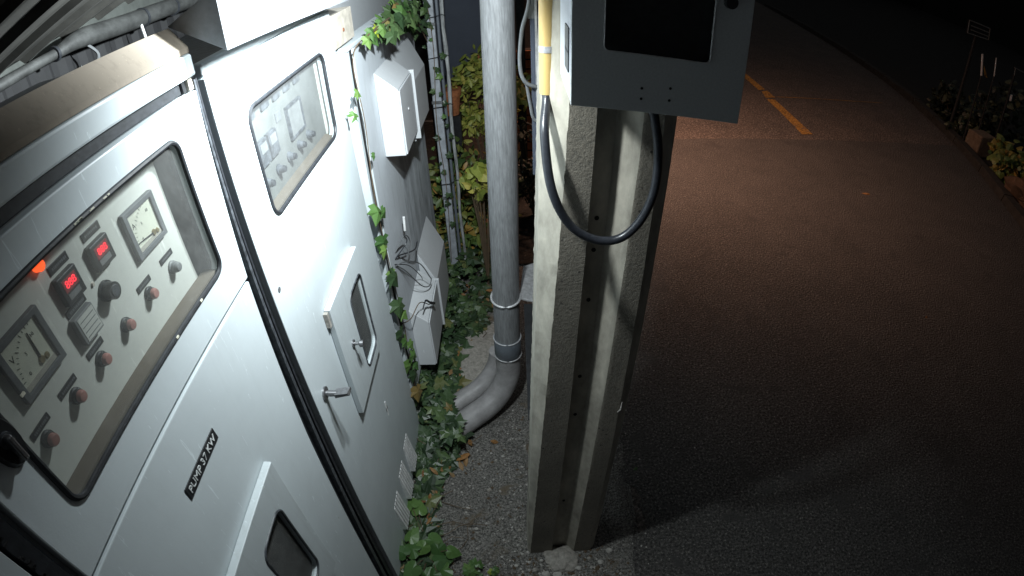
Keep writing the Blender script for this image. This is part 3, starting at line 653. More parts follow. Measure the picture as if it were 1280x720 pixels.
# ================================================================== CONCRETE POLE
pole = empty("utility_pole", (0.14, 1.0, 0), "square concrete utility pole with a recessed channel down its face", "utility pole")
Z0, Z1, ZT = -0.02, 1.74, 2.75
bot = [(0.0, 1.10), (0.0, .955), (0.012, .937), (0.098, .937), (0.101, .966), (0.150, .970), (0.186, .937), (0.248, .937), (0.268, .958), (0.268, 1.10)]
top = [(0.050, 1.10), (0.052, .985), (0.100, .937), (0.152, .937), (0.156, .966), (0.196, .970), (0.241, .937), (0.282, .937), (0.316, .970), (0.316, 1.10)]
mb = MB(); NZ = 190; n = len(bot)
prof = []; edge_n = []
for (a, b), (a2, b2) in zip(zip(bot, bot[1:] + bot[:1]), zip(top, top[1:] + top[:1])):
    m_ = max(1, round(math.dist(a, b) / .012))
    edge_no = len(edge_n); edge_n.append(m_)
    for q in range(m_): prof.append((a[0] + (b[0] - a[0]) * q / m_, a[1] + (b[1] - a[1]) * q / m_, a2[0] + (b2[0] - a2[0]) * q / m_, a2[1] + (b2[1] - a2[1]) * q / m_, q == 0))
n = len(prof)
for j in range(NZ + 1):
    z = Z0 + (ZT - Z0) * j / NZ; t = (z - 0) / Z1
    for i, (bx_, by_, tx_, ty_, cr) in enumerate(prof):
        x = bx_ + (tx_ - bx_) * t; yy = by_ + (ty_ - by_) * t
        amp = (.0024 if i < 16 else .0005) if cr else .0004
        x += amp * noise.noise((i * 3.7, z * 55, 1)) + .0012 * noise.noise((i * .12, z * 7, 5)); yy += amp * noise.noise((i * 2.9, z * 55, 8)) + .0012 * noise.noise((i * .12, z * 7, 11))
        mb.v.append((x, yy, z))
for j in range(NZ):
    for i in range(n):
        a = j * n + i; b = j * n + (i + 1) % n; mb.f.append((a, b, b + n, a + n))
mb.f.append(tuple(range(NZ * n, NZ * n + n)))
sh = mb.build("shaft", "pole_concrete", pole, True)
sh.data.materials.append(MATS["pole_lit"])        # paler colour on chamfers and channel imitates lamp light there
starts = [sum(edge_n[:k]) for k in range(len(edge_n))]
lit_cols = set()
for k in (0, 1, 4, 5, 7): lit_cols |= set(range(starts[k], starts[k] + edge_n[k]))
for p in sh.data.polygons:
    if len(p.vertices) == 4 and min(v % n for v in p.vertices if True) in lit_cols and (max(v % n for v in p.vertices) - min(v % n for v in p.vertices)) < 3: p.material_index = 1
for z in (0.37, 0.86, 1.02, 1.28, 1.42, 1.50):
    t = z / Z1; x = .122 + .052 * t
    MB().tube([(x, .972, z), (x, .9655, z)], [.0055, .005], 10).build("bolt_hole", "dark_void", pole)
MB().tube([(0.262, .935, .90), (0.268, .931, .915), (0.270, .933, .945)], [.0015, .0025, .001], 6).build("spalled_chip", "pale_stone", pole)
# concrete lump poured at the foot, rubble
def lump(name, c, r, mat, seed, sub=3, flat=.5, parent=None, amp=.35):
    bm = bmesh.new(); bmesh.ops.create_icosphere(bm, subdivisions=sub, radius=1)
    for v in bm.verts:
        d = 1 + amp * noise.noise((v.co.x * 1.6 + seed, v.co.y * 1.6, v.co.z * 1.6)) + amp * .4 * noise.noise((v.co.x * 5 + seed, v.co.y * 5, v.co.z * 5))
        v.co = Vector((c[0] + v.co.x * d * r[0], c[1] + v.co.y * d * r[1], c[2] + v.co.z * d * r[2] * flat))
    return MB().bm(bm).build(name, mat, parent, True)
tag(lump("concrete_lump", (0.135, 0.90, 0.0), (0.075, 0.06, 0.05), "concrete_dust", 3, 4), "rough lump of grey mortar at the foot of the concrete pole", "rubble")
tag(lump("stone", (0.115, 0.835, 0.005), (0.018, 0.013, 0.012), "pale_stone", 9), "small white stone lying just in front of the mortar lump", "stone")
tag(lump("stone", (-0.33, 1.56, 0.015), (0.018, 0.05, 0.05), "pale_stone", 12, 3, 1), "pale upright stone among the ivy left of the pipe elbow", "stone")
tag(lump("soil_mound", (-0.25, 2.12, 0.0), (0.15, 0.26, 0.07), "concrete_dust", 21, 4), kind="structure")

# enclosure
en = empty("meter_enclosure", (0.21, 0.85, 1.8), "dark grey steel enclosure with a black window hung on the pole", "enclosure")
tilt = -0.026 / 0.262
def enq(x, z): return (x, z + tilt * (x - 0.0825))
q = [enq(0.0825, 1.8165), enq(0.3440, 1.8165), enq(0.3440, 2.25), enq(0.0825, 2.25)]
wq = [enq(a, b) for a, b in rrect(0.1285, 0.2855, 1.903, 2.16, 0.007, 4)]
fr = plate(MB(), q, [wq], 0, 0.006)
fr.v = [(y_, 0.750 + (0.006 - x_), z_) for x_, y_, z_ in fr.v]   # turn the YZ plate to face the camera side
o = fr.build("door", "enclosure_paint", en); bevmod(o, .0012)
wb = MB(); wb.hexa([(*enq(.12, 0)[:1], .762, enq(.12, 1.895)[1]), (.295, .762, enq(.295, 1.895)[1]), (.295, .7635, enq(.295, 1.895)[1]), (.12, .7635, enq(.12, 1.895)[1])],
                   [(.12, .762, enq(.12, 2.17)[1]), (.295, .762, enq(.295, 2.17)[1]), (.295, .7635, enq(.295, 2.17)[1]), (.12, .7635, enq(.12, 2.17)[1])])
wb.build("window_pane", "black_plastic", en)
rg = MB(); P = [Vector((y_, .7495, z_)) for y_, z_ in wq]; N = len(P); o_ = 0
for i, p in enumerate(P):
    d = (P[(i + 1) % N] - P[i - 1]).normalized(); up = Vector((0, 1, 0)); s_ = d.cross(up)
    for k in range(6):
        a = 2 * math.pi * k / 6; rg.v.append(tuple(p + (up * math.cos(a) + s_ * math.sin(a)) * .0009))
for i in range(N):
    for k in range(6): rg.f.append((i * 6 + k, i * 6 + (k + 1) % 6, ((i + 1) % N) * 6 + (k + 1) % 6, ((i + 1) % N) * 6 + k))
rg.build("window_rim", "galvanised", en, True)
def skew(x0, x1, y0, y1, z0, z1):
    return MB().hexa([(x0, y0, enq(x0, z0)[1]), (x1, y0, enq(x1, z0)[1]), (x1, y1, enq(x1, z0)[1]), (x0, y1, enq(x0, z0)[1])],
                     [(x0, y0, enq(x0, z1)[1]), (x1, y0, enq(x1, z1)[1]), (x1, y1, enq(x1, z1)[1]), (x0, y1, enq(x0, z1)[1])])
o = skew(0.0835, 0.343, 0.768, 0.932, 1.8175, 2.249).build("case", "enclosure_side", en); bevmod(o, .001)
for z0, z1 in ((1.851, 1.878), (1.880, 1.912)):
    MB().box(0.0812, 0.0835, 0.785, 0.832, z0 + .006, z1 + .012, .0005).build("side_slot", "cable_grey", en)
for x, z in ((.186, 1.843), (.229, 1.8435), (.186, 1.827), (.229, 1.825)):
    MB().tube([(x, .7505, z), (x, .7492, z)], .0021, 10).build("screw_hole", "dark_void", en)
MB().tube([(.305, .750, 1.975), (.305, .738, 1.975)], .009, 14).build("door_latch", "black_plastic", en, True)

# conduit, cable loop, grey cable
yc = empty("yellow_conduit", (0.066, 1.0, 1.75), "yellow plastic conduit strapped upright on the left side of the pole", "conduit")
MB().tube([(.0640, .985, 1.766), (.0642, .985, 1.85), (.0655, .985, 2.5)], .0145, 24).build("tube", "conduit_yellow", yc, True)
MB().tube([(.0643, .985, 1.846), (.0644, .985, 1.858)], .0158, 24).build("hose_clamp", "galvanised", yc, True)
MB().box(.0790, .094, .972, .990, 1.846, 1.858, .001).build("clamp_screw", "galvanised", yc)
def spline(P, n=8):
    P = [Vector(p) for p in P]; P = [P[0] * 2 - P[1]] + P + [P[-1] * 2 - P[-2]]; out = []
    for i in range(1, len(P) - 2):
        for k in range(n):
            t = k / n; a, b, c, d = P[i - 1:i + 3]
            out.append(.5 * ((2 * b) + (c - a) * t + (2 * a - 5 * b + 4 * c - d) * t * t + (3 * b - a - 3 * c + d) * t ** 3))
    out.append(P[-2]); return out
cb = MB().tube(spline([(.064, .985, 1.79), (.062, .975, 1.755), (.055, .93, 1.70), (.066, .893, 1.607), (.101, .886, 1.533), (.153, .885, 1.498), (.202, .885, 1.500), (.240, .888, 1.538), (.262, .892, 1.601), (.264, .900, 1.678), (.252, .905, 1.744), (.235, .90, 1.815)], 8), .0088, 14).build("power_cable", "cable_black", None, True)
tag(cb, "thick black cable hanging in a loop across the front of the pole below the enclosure", "cable")
mb = MB()
for k in range(9):
    z = 1.75 - .012 * k; mb.box(.050, .052, .925 + .005 * (8 - k) - .004, .928 + .005 * (8 - k), z, z + .005)
gc = MB().tube(spline([(.045, 1.12, 2.2), (.041, 1.12, 1.95), (.022, 1.12, 1.862), (.016, 1.12, 1.79), (.026, 1.12, 1.752), (.056, 1.12, 1.738), (.075, 1.11, 1.735)], 8), .0042, 10).build("signal_cable", "cable_grey", None, True)
tag(gc, "slim grey cable curling in behind the yellow conduit", "cable")
gc = MB().tube(spline([(.028, 1.13, 1.752), (.036, 1.13, 1.70), (.043, 1.13, 1.665), (.06, 1.125, 1.655)], 6), .0036, 10).build("signal_cable", "cable_grey", None, True)
tag(gc, "short grey cable dropping below the curled one beside the pole", "cable")
st = empty("steel_strap", (.05, 1.135, 1.7), "dark steel upright strap with a grey bracket behind the yellow conduit", "strap")
MB().box(.040, .072, 1.134, 1.142, 1.525, 1.885).build("strap_bar", "board_blue", st)
MB().box(.036, .066, 1.130, 1.1335, 1.885, 2.30).build("strap_bracket", "grey_plastic", st)
MB().box(.049, .0535, 1.125, 1.1295, 1.52, 2.3).build("strap_rod", "galvanised", st)

# ================================================================== BEHIND THE PIPE
bb = empty("blue_board", (-0.3, 4.0, 1.2), "dark blue grey board above the shrub at the top between wall and pipe", "board")
MB().hexa([(-0.62, 4.0, .88), (-0.46, 4.0, 1.00), (-0.05, 4.0, 1.44), (-0.05, 4.0, 2.6)], [(-0.62, 4.03, .88), (-0.46, 4.03, 1.00), (-0.05, 4.03, 1.44), (-0.05, 4.03, 2.6)])
m_ = MB(); m_.add([(-0.62, 4.0, .83), (-0.46, 4.0, 1.00), (-0.20, 4.0, 1.225), (0.02, 4.0, 1.44), (0.02, 4.0, 2.6), (-0.62, 4.0, 2.6)] + [(x, 4.03, z) for x, z in ((-0.62, .83), (-0.46, 1.00), (-0.20, 1.225), (0.02, 1.44), (0.02, 2.6), (-0.62, 2.6))],
                 [(5, 4, 3, 2, 1, 0), (6, 7, 8, 9, 10, 11)] + [(k, (k + 1) % 6, 6 + (k + 1) % 6, 6 + k) for k in range(6)])
m_.build("board_face", "board_blue", bb)
MB().tube([(-0.48, 3.985, .975), (-0.20, 3.985, 1.215), (0.02, 3.985, 1.43)], .014, 6).build("edge_trim", "terracotta", bb)
MB().box(-0.64, -0.58, 4.031, 4.09, 0, 2.6).build("board_post", "dark_iron", bb)
MB().box(0.04, 0.10, 4.031, 4.09, 0, 2.6).build("board_post", "dark_iron", bb)
# brick pier
bpir = empty("brick_pier", (0.13, 4.3, 0), "orange brick pier glimpsed between the grey pipe and the pole", "brick pier")
for k in range(15):
    z = k * .078
    for i in range(2):
        x = .02 + i * .165 + (.04 if k % 2 else 0)
        MB().box(x, x + .155, 4.2, 4.30, z, z + .066, .004).build("brick", "terracotta", bpir)
MB().box(.03, .36, 4.215, 4.285, 0, 1.16).build("mortar_core", "verge_soil", bpir)
pot = empty("clay_pot", (-0.44, 3.55, .93), "orange clay pot rim beside the lit shrub at the end of the wall", "clay pot")
MB().tube([(-0.43, 3.6, .86), (-0.43, 3.6, 1.0), (-0.43, 3.6, 1.001), (-0.43, 3.6, 1.045)], [.05, .066, .075, .077], 22).build("pot_wall", "terracotta", pot, True)
MB().box(-0.50, -0.37, 3.54, 3.66, 0.0, .86).build("pot_stand", "dark_iron", pot)
for k, (x, y) in enumerate(((-0.285, 3.05), (-0.25, 3.08), (-0.225, 3.0))):
    o = MB().tube([(x - .02, y, .02), (x + .025, y + .05, .34 - .02 * k), (x + .026, y + .051, .345 - .02 * k)], [.023, .022, .018], 12).build("clay_pipe", "terracotta", None, True)
    tag(o, ["left of the three leaning orange clay pipes behind the shrub", "middle one of the three leaning orange clay pipes", "right one of the three leaning clay pipes, next to the grey pipe"][k], "clay pipe", "leaning clay pipes")

# ------------------------------------------------------------------ leaves
def leaf_mesh(kind):
    if kind == 'ivy':
        P = [(0, 0), (.22, -.10), (.50, .05), (.36, .22), (.62, .50), (.30, .52), (.0, 1.0), (-.30, .52), (-.62, .50), (-.36, .22), (-.50, .05), (-.22, -.10)]
    elif kind == 'heart':
        P = [(0, .06), (.18, -.06), (.38, .02), (.48, .22), (.42, .48), (.22, .78), (0, 1.05), (-.22, .78), (-.42, .48), (-.48, .22), (-.38, .02), (-.18, -.06)]
    else:
        P = [(0, 0), (.10, .12), (.2, .35), (.22, .55), (.14, .8), (0, 1.0), (-.14, .8), (-.22, .55), (-.2, .35), (-.10, .12)]
    mid = [(0, .04, 0), (0, .35, .0), (0, .7, -.02)]
    V = [(x, y, -.32 * abs(x) ** 1.2 - .22 * y * y + .06 * math.sin(7 * x + 5 * y)) for x, y in P] + [(0, .32, .03)]
    c = len(P); n = len(P)
    return V, [(i, (i + 1) % n, c) for i in range(n)]
def foliage(name, mat, spots, kind, parent=None):
    """spots: (position, size, normal, spin)"""
    V, F = leaf_mesh(kind); mb = MB()
    for p, s, nrm, sp in spots:
        q = Vector(nrm).normalized().to_track_quat('Z', 'Y').to_matrix() @ Matrix.Rotation(sp, 3, 'Z') @ Matrix.Diagonal((s * random.uniform(.8, 1.1), s, s * random.uniform(.6, 1.5)))
        mb.add([tuple(q @ Vector(v) + Vector(p)) for v in V], F)
    return mb.build(name, mat, parent, False)
R = random.Random(11)
def rn(a, b): return R.uniform(a, b)
def tilt_n(k=.6): return (rn(-k, k) + .12, rn(-k, k) - .25, 1)
# ivy carpet, thick along the panel and thin beside the cabinet; leaf heights follow a bumpy surface
def ivy_edge(y):      # how far the carpet reaches out from the wall, read along the ground
    t = [(0.75, -.34), (1.0, -.38), (1.15, -.42), (1.3, -.385), (1.45, -.31), (1.6, -.30), (1.8, -.33), (2.0, -.33), (2.25, -.25), (2.5, -.17), (2.8, -.12), (3.6, -.02), (4.6, .1)]
    for (a, x0), (b, x1) in zip(t, t[1:]):
        if a <= y <= b: return x0 + (x1 - x0) * (y - a) / (b - a)
    return -.4
spots = []
while len(spots) < 1900:
    y = .78 + 3.5 * R.random() ** 1.25; e = ivy_edge(y) + .045 * noise.noise((y * 9, 1, 2)); x = rn(-.56 if y > 1.6 else -.495, e)
    d = e - x
    if y < 1.4 and R.random() < .35: continue
    if noise.noise((x * 11, y * 11, 20)) < -.12 and d < .22: continue
    h = (.02 + .22 * min(1, max(0, d) / .25)) * (.55 + .5 * noise.noise((x * 7, y * 7, 3))) * (1 if y > 1.6 else .5)
    if y > 2.7: h *= 1.5
    spots.append(((x, y, .012 + max(0, h) * rn(.55, 1.0)), rn(.042, .085), tilt_n(.65), rn(0, 6.28)))
for k in range(150):
    a = rn(-.13, .15); spots.append(((-.355 + rn(-.05, .035) - a * .35, 1.58 + a, rn(.03, .135)), rn(.045, .075), tilt_n(.7), rn(0, 6.28)))
tag(foliage("ivy_carpet", "ivy_leaf", spots, 'ivy'), "dark green ivy spreading over the ground below the wall panel", "ivy", kind="stuff")
mb = MB()
for k in range(46):
    y0 = rn(.85, 3.0); x0 = rn(-.46, ivy_edge(y0)); P_ = [(x0, y0, .01)]; a = rn(0, 6.28)
    for q in range(5): a += rn(-.7, .7); P_.append((P_[-1][0] + .05 * math.cos(a), P_[-1][1] + .05 * math.sin(a), max(.006, P_[-1][2] + rn(-.01, .02))))
    mb.tube(P_, .0016, 5)
tag(mb.build("ivy_runners", "stem_brown"), "thin brown ivy runners creeping over the bare ground", "ivy stems", kind="stuff")
dl = [((x_, y_, .012 + rn(0, .03)), rn(.02, .05), tilt_n(.5), rn(0, 6.28)) for x_, y_ in [(rn(-.46, ivy_edge(yy) + .03), yy) for yy in [rn(.85, 3.2) for _ in range(190)]]]
tag(foliage("leaf_litter", "dry_leaf", dl, 'long'), "dead brown leaves scattered among the ivy", "leaf litter", kind="stuff")
# young bright plant in the bottom foreground: every leaf an object
LV, LF = leaf_mesh('heart')
me_h = bpy.data.meshes.new("leaf"); me_h.from_pydata(LV, [], LF); me_h.materials.append(MATS["ivy_bright"])
IV, IF = leaf_mesh('ivy')
me_i = bpy.data.meshes.new("leaf"); me_i.from_pydata(IV, [], IF); me_i.materials.append(MATS["ivy_bright"])
me_d = bpy.data.meshes.new("leaf"); DV, DF = leaf_mesh('long'); me_d.from_pydata(DV, [], DF); me_d.materials.append(MATS["dry_leaf"])
me_dk = bpy.data.meshes.new("leaf"); me_dk.from_pydata(IV, [], IF); me_dk.materials.append(MATS["ivy_leaf"])
def leafobj(me, p, s, nrm, sp, parent):
    o = put("leaf", me, parent); o.location = p
    o.rotation_euler = (Vector(nrm).normalized().to_track_quat('Z', 'Y').to_matrix() @ Matrix.Rotation(sp, 3, 'Z')).to_euler(); o.scale = (s, s, s); return o
def plant(name, loc, label, cat, leaves, me, stem_r=.0022, group=None):
    e = empty(name, loc, label, cat, group); mb = MB()
    for p, s, nrm, sp in leaves:
        leafobj(me, p, s, nrm, sp, e)
        mb.tube([(loc[0] + (p[0] - loc[0]) * .25, loc[1] + (p[1] - loc[1]) * .25, loc[2] + .004), ((p[0] * 2 + loc[0]) / 3, (p[1] * 2 + loc[1]) / 3, p[2] * .7), (p[0], p[1], p[2] - .002)], [stem_r, stem_r, stem_r * .6], 5)
    mb.build("stem", "stem_brown", e); return e
lv = []
for (x, y) in [(-.451, 1.02), (-.40, .985), (-.355, .95), (-.315, .915), (-.42, .90), (-.37, .875), (-.345, .835), (-.44, 1.07), (-.465, .95), (-.395, .83), (-.30, .85), (-.43, .84), (-.475, 1.1), (-.33, .88), (-.40, .93), (-.46, .87)]:
    lv.append(((x + rn(-.01, .01), y + rn(-.01, .01), rn(.03, .10)), rn(.06, .085), (rn(-.3, .3), rn(-.5, .0), 1), rn(0, 6.28)))
plant("seedling", (-.40, .93, 0), "fresh bright green broad leaved plant at the bottom beside the cabinet foot", "plant", lv, me_h)
lv = [((-.215 + rn(-.03, .03), .84 + rn(-.02, .03), rn(.015, .05)), rn(.028, .045), (rn(-.3, .3), rn(-.5, 0), 1), rn(0, 6.28)) for _ in range(9)]
plant("seedling", (-.215, .84, 0), "small green weed at the bottom edge right of the bright broad leaved plant", "plant", lv, me_i)
lv = [((-.14 + rn(-.02, .02), .845 + rn(-.015, .02), rn(.01, .035)), rn(.02, .03), (rn(-.3, .3), rn(-.5, 0), 1), rn(0, 6.28)) for _ in range(6)]
plant("seedling", (-.14, .845, 0), "tiny weed at the bottom edge nearest the concrete pole", "plant", lv, me_i)
# vine on the slit
vn = empty("climbing_vine", (-.50, 1.63, 0), "ivy vine climbing the dark slit between cabinet and wall panel", "vine")
pts = spline([(-.49, 1.66, .02), (-.488, 1.62, .30), (-.487, 1.655, .62), (-.487, 1.63, .95), (-.488, 1.61, 1.25), (-.488, 1.65, 1.50), (-.488, 1.63, 1.72), (-.46, 1.75, 1.77), (-.43, 2.0, 1.765), (-.42, 2.3, 1.74)], 6)
MB().tube([p for p in pts], .0018, 6).build("stem", "stem_brown", vn, True)
for (y, z, s) in [(1.575, 1.225, .055), (1.60, 1.195, .04), (1.60, 1.09, .055), (1.575, 1.065, .04), (1.575, .945, .06), (1.61, .93, .04), (1.585, .81, .06), (1.60, .74, .04), (1.575, .665, .055), (1.60, .60, .045), (1.61, .46, .06), (1.60, .50, .045), (1.625, .38, .05), (1.60, .30, .06), (1.63, .22, .05), (1.50, 1.585, .028), (1.55, 1.635, .026), (1.63, 1.40, .022), (1.62, .56, .035), (1.64, .42, .04)]:
    leafobj(me_i if s < .05 else me_dk if R.random() < .3 else me_i, (-.478 + rn(-.006, .01), y, z), s * 1.3, (1, rn(-.7, -.1), rn(.1, .8)), rn(2.2, 4.1), vn)
# ivy clump on top of the panel
tv = empty("ivy_clump", (-.47, 2.1, 1.76), "dense ivy clump hanging over the top edge of the wall panel above the upper boxes", "ivy")
MB().tube(spline([(-.46, 1.70, 1.77), (-.44, 1.95, 1.785), (-.42, 2.25, 1.77), (-.42, 2.5, 1.68), (-.42, 2.72, 1.55)], 6), .0032, 6).build("stem", "stem_brown", tv, True)
for k in range(110):
    t = R.random(); y = 1.78 + 1.0 * t ** .8; z = 1.79 - .16 * max(0, t - .35) + rn(-.07, .05) * (.4 + t)
    if t < .25: z = 1.775 + rn(-.02, .015)
    leafobj(me_dk if R.random() < .75 else me_i, (-.455 + rn(-.03, .05), y, z), rn(.035, .07), (1, rn(-.8, .1), rn(0, .9)), rn(1.8, 4.4), tv)
for (y, z) in ((1.70, 1.775), (1.76, 1.79), (1.90, 1.80), (2.02, 1.76), (1.95, 1.74)):
    leafobj(me_i, (-.455, y, z), .045, (1, -.5, .7), rn(2.5, 3.8), tv)
# small sprouts on the conduits
sp_ = empty("sprout", (-.36, 2.78, 1.2), "sparse leafy sprouts clinging to the conduits at the end of the panel", "vine")
for k in range(26):
    z = 1.75 - .05 * k + rn(-.02, .02)
    leafobj(me_dk if k % 4 else me_i, (-.40 + rn(-.05, .05), 2.73 + rn(-.02, .02), z), rn(.02, .045), (rn(.2, 1), -1, rn(0, .8)), rn(0, 6.28), sp_)
MB().tube(spline([(-.41, 2.735, 1.8), (-.395, 2.74, 1.5), (-.415, 2.735, 1.1), (-.40, 2.74, .7), (-.42, 2.735, .2)], 6), .0022, 5).build("stem", "stem_brown", sp_, True)

# yellow-lit shrub, ferns and dark hedge behind
def bush(name, c, r, nleaf, mat, kind, size, label, cat, seed, group=None, floor=0.0):
    rr = random.Random(seed); e = empty(name, (c[0], c[1], 0), label, cat, group); sp = []
    twigs = MB(); clumps = []
    for k in range(14):
        a = rr.uniform(0, 6.28); b = rr.uniform(-.9, 1.2); q = Vector((math.cos(a) * math.cos(b), math.sin(a) * math.cos(b), math.sin(b))) * rr.uniform(.45, .9)
        p = Vector((c[0] + q.x * r[0], c[1] + q.y * r[1], max(floor + .03, c[2] + q.z * r[2]))); clumps.append(p)
        twigs.tube([(c[0], c[1], 0), (c[0] * .6 + p.x * .4, c[1] * .6 + p.y * .4, p.z * .55), tuple(p)], [.005, .004, .002], 5)
    twigs.build("branches", "stem_brown", e)
    for k in range(nleaf):
        q = clumps[rr.randrange(14)]; g_ = min(r) * .34
        sp.append(((q.x + rr.gauss(0, g_ * .7), q.y + rr.gauss(0, g_ * .7), max(floor, q.z + rr.gauss(0, g_ * .7))), size * rr.uniform(.6, 1.2), (rr.uniform(-1, 1), rr.uniform(-1.2, .4), rr.uniform(.1, 1.2)), rr.uniform(0, 6.28)))
    o = foliage("foliage", mat, sp, kind, e); tag(o, kind="stuff"); return e
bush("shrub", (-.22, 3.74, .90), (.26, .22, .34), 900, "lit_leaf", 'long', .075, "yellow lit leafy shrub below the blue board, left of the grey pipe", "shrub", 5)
bush("fern", (-.30, 3.30, .34), (.34, .34, .34), 1100, "fern_leaf", 'long', .09, "low ferny tangle around the leaning clay pipes", "fern", 6)
bush("shrub", (-.20, 2.75, .74), (.10, .10, .12), 46, "lit_leaf", 'heart', .07, "few large yellowish leaves hanging in the dark left of the grey pipe", "shrub", 8)
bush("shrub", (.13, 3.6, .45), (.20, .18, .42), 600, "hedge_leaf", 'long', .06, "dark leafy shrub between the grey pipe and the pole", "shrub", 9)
tag(MB().box(-2.4, .4, 6.6, 6.7, -.03, 2.8).build("backdrop_fence", "dark_iron"), "dark sheet fence closing the planting behind the shrubs", "fence")

# fallen leaves and litter
lit = [(-.262, 1.415, .07, "curled orange dry leaf beside the ivy below the elbow, the larger one"), (-.245, 1.475, .05, "orange dry leaf touching the ivy edge just under the pipe elbow"), (-.30, 1.39, .05, "orange brown leaf half under the ivy left of the larger dry leaf"),
       (-.16, 1.50, .045, "thin orange leaf lying right of the dry leaves under the elbow"), (-.36, 1.42, .05, "brown leaf lying on the ivy nearest the cabinet louvres"), (-.355, 1.72, .07, "pale brown crumpled leaf left of the elbow mouth"), (-.33, 1.80, .06, "reddish dry leaf above the elbow mouth"), (-.40, 1.18, .045, "small brown leaf at the narrow part of the ivy")]
for x, y, s, lab in lit:
    for q in range(2 if s > .06 else 1):
        o = leafobj(me_d, (x + .012 * q, y + .01 * q, .018 + .006 * q), s, (rn(-.4, .4), rn(-.4, .1), 1), rn(0, 6.28), None); o.name = "fallen_leaf"
        tag(o, lab if q == 0 else lab.replace("orange", "lower orange").replace("crumpled", "second crumpled"), "leaf", "dry leaves by the pipe elbow")
me_g = bpy.data.meshes.new("leaf"); me_g.from_pydata(DV, [], DF); me_g.materials.append(MATS["ivy_bright"])
o = leafobj(me_g, (.485, 1.305, .016), .034, (.1, -.2, 1), -1.5, None); o.name = "fallen_leaf"; tag(o, "single small green leaf on the road right of the pole foot", "leaf")
o = leafobj(me_d, (3.345, 3.957, .016), .085, (.1, -.3, 1), .9, None); o.name = "fallen_leaf"; tag(o, "lone brown leaf far out on the dark road", "leaf")
o = leafobj(me_d, (2.752, 2.224, .016), .05, (.1, -.3, 1), 2.0, None); o.name = "fallen_leaf"; tag(o, "tiny pale leaf on the road right of centre", "leaf")
# gravel: real small stones, denser round the pole foot
mb = MB(); rr = random.Random(3)
def pebble(x, y, s, z=0):
    P = [(1, 0, 0), (-1, 0, 0), (0, 1, 0), (0, -1, 0), (0, 0, .8), (0, 0, -.6)]
    P = [((a + rr.uniform(-.3, .3)) * s + x, (b + rr.uniform(-.3, .3)) * s + y, (c + rr.uniform(-.2, .2)) * s * .7 + z + s * .2) for a, b, c in P]
    mb.add(P, [(0, 2, 4), (2, 1, 4), (1, 3, 4), (3, 0, 4), (2, 0, 5), (1, 2, 5), (3, 1, 5), (0, 3, 5)])
for k in range(900):
    u = rr.random()
    if u < .30: x, y = rr.gauss(.12, .16), rr.gauss(.84, .07)
    elif u < .40: x, y = rr.gauss(.42, .05), rr.uniform(.9, 1.8)
    elif u < .55: x, y = rr.gauss(-.02, .05), rr.uniform(.85, 1.6)
    elif u < .8: x, y = rr.uniform(-.38, .1), rr.uniform(.75, 2.1)
    elif u < .9: x, y = rr.gauss(-.22, .06), rr.gauss(2.0, .2)
    else: x, y = rr.uniform(.45, 3.0), rr.uniform(.6, 4.5)
    pebble(x, y, rr.choice((.0015, .002, .002, .003, .0045, .006)) * (.7 if u > .9 else 1), 0.010 if x > .45 else 0.0)
tag(mb.build("gravel", "pale_stone"), "loose pale grit and small stones around the pole foot", "gravel", kind="stuff")
mb = MB()
for k in range(500):
    x, y = (rr.gauss(.15, .2), rr.gauss(.83, .08)) if k % 2 else (rr.uniform(-.4, .4), rr.uniform(.75, 1.9)); pebble(x, y, rr.choice((.003, .005, .008)), 0)
for k, (x, y, s_) in enumerate([(.03, .86, .012), (.055, .90, .008), (.20, .86, .013), (.245, .90, .009), (.29, .88, .012), (-.02, .93, .007), (-.03, 1.04, .008), (.33, .93, .014), (.07, .84, .016), (.18, .825, .010), (-.045, .88, .009), (-.25, 1.15, .009), (-.16, 1.24, .011), (-.10, 1.42, .008), (-.21, 1.05, .008)]):
    o = lump("stone", (x, y, .004), (s_, s_ * .8, s_ * .9), "pale_stone" if k % 3 else "concrete_dust", 50 + k, 2, .7)
    tag(o, ['pale stone touching the left front corner of the pole foot', "small grey mortar crumb in front of the pole's left flange", "pale stone at the foot of the pole's recessed channel, right side", "small pale stone at the pole's right front corner", 'grey mortar piece just right of the pole foot', 'tiny pale stone lying left of the pole foot', "pale pebble on the dirt beside the pole's left face", 'grey mortar piece farthest right of the pole foot', 'largest pale stone, in front of the mortar lump at the bottom edge', 'pale stone at the bottom edge, right of the mortar lump', 'grey mortar crumb between the pole and the tiny weed', 'pale pebble on open ground nearest the ivy', 'pale stone in the middle of the bare ground strip', 'grey crumb on the bare ground behind, near the pipe elbow', 'pale pebble on the bare ground toward the bottom weeds'][k], "stone", "loose stones round the pole foot")
tag(mb.build("gravel", "stem_brown"), "dark crumbs of soil and bark on the ground by the pole", "gravel", kind="stuff")
tag(lump("soil_mound", (.395, 1.10, -.002), (.055, .22, .022), "soil_concrete", 31, 4), kind="structure")

# ------------------------------------------------------------------ loose wires on the panel
wr = empty("wire_bundle", (-.49, 1.85, .85), "tangle of thin grey wires sticking out of the wall panel above the lower boxes", "wires")
def wire(P, r=.0022, m="cable_grey"): MB().tube(spline(P, 8), r, 8).build("wire", m, wr, True)
wire([(-.50, 1.74, .86), (-.47, 1.80, .84), (-.44, 1.93, .74), (-.42, 2.0, .62), (-.42, 2.03, .575), (-.43, 2.0, .56), (-.45, 1.93, .62), (-.48, 1.82, .78), (-.50, 1.76, .85)], .0026)
wire([(-.50, 1.74, .87), (-.465, 1.83, .80), (-.45, 1.95, .66), (-.455, 2.0, .60)], .002, "cable_black")
wire([(-.50, 1.78, .90), (-.47, 1.86, .93), (-.46, 1.90, .88), (-.47, 1.88, .83)], .0026)
wire([(-.50, 1.76, .88), (-.46, 1.84, .91), (-.455, 1.80, .97)], .0022, "cable_black")
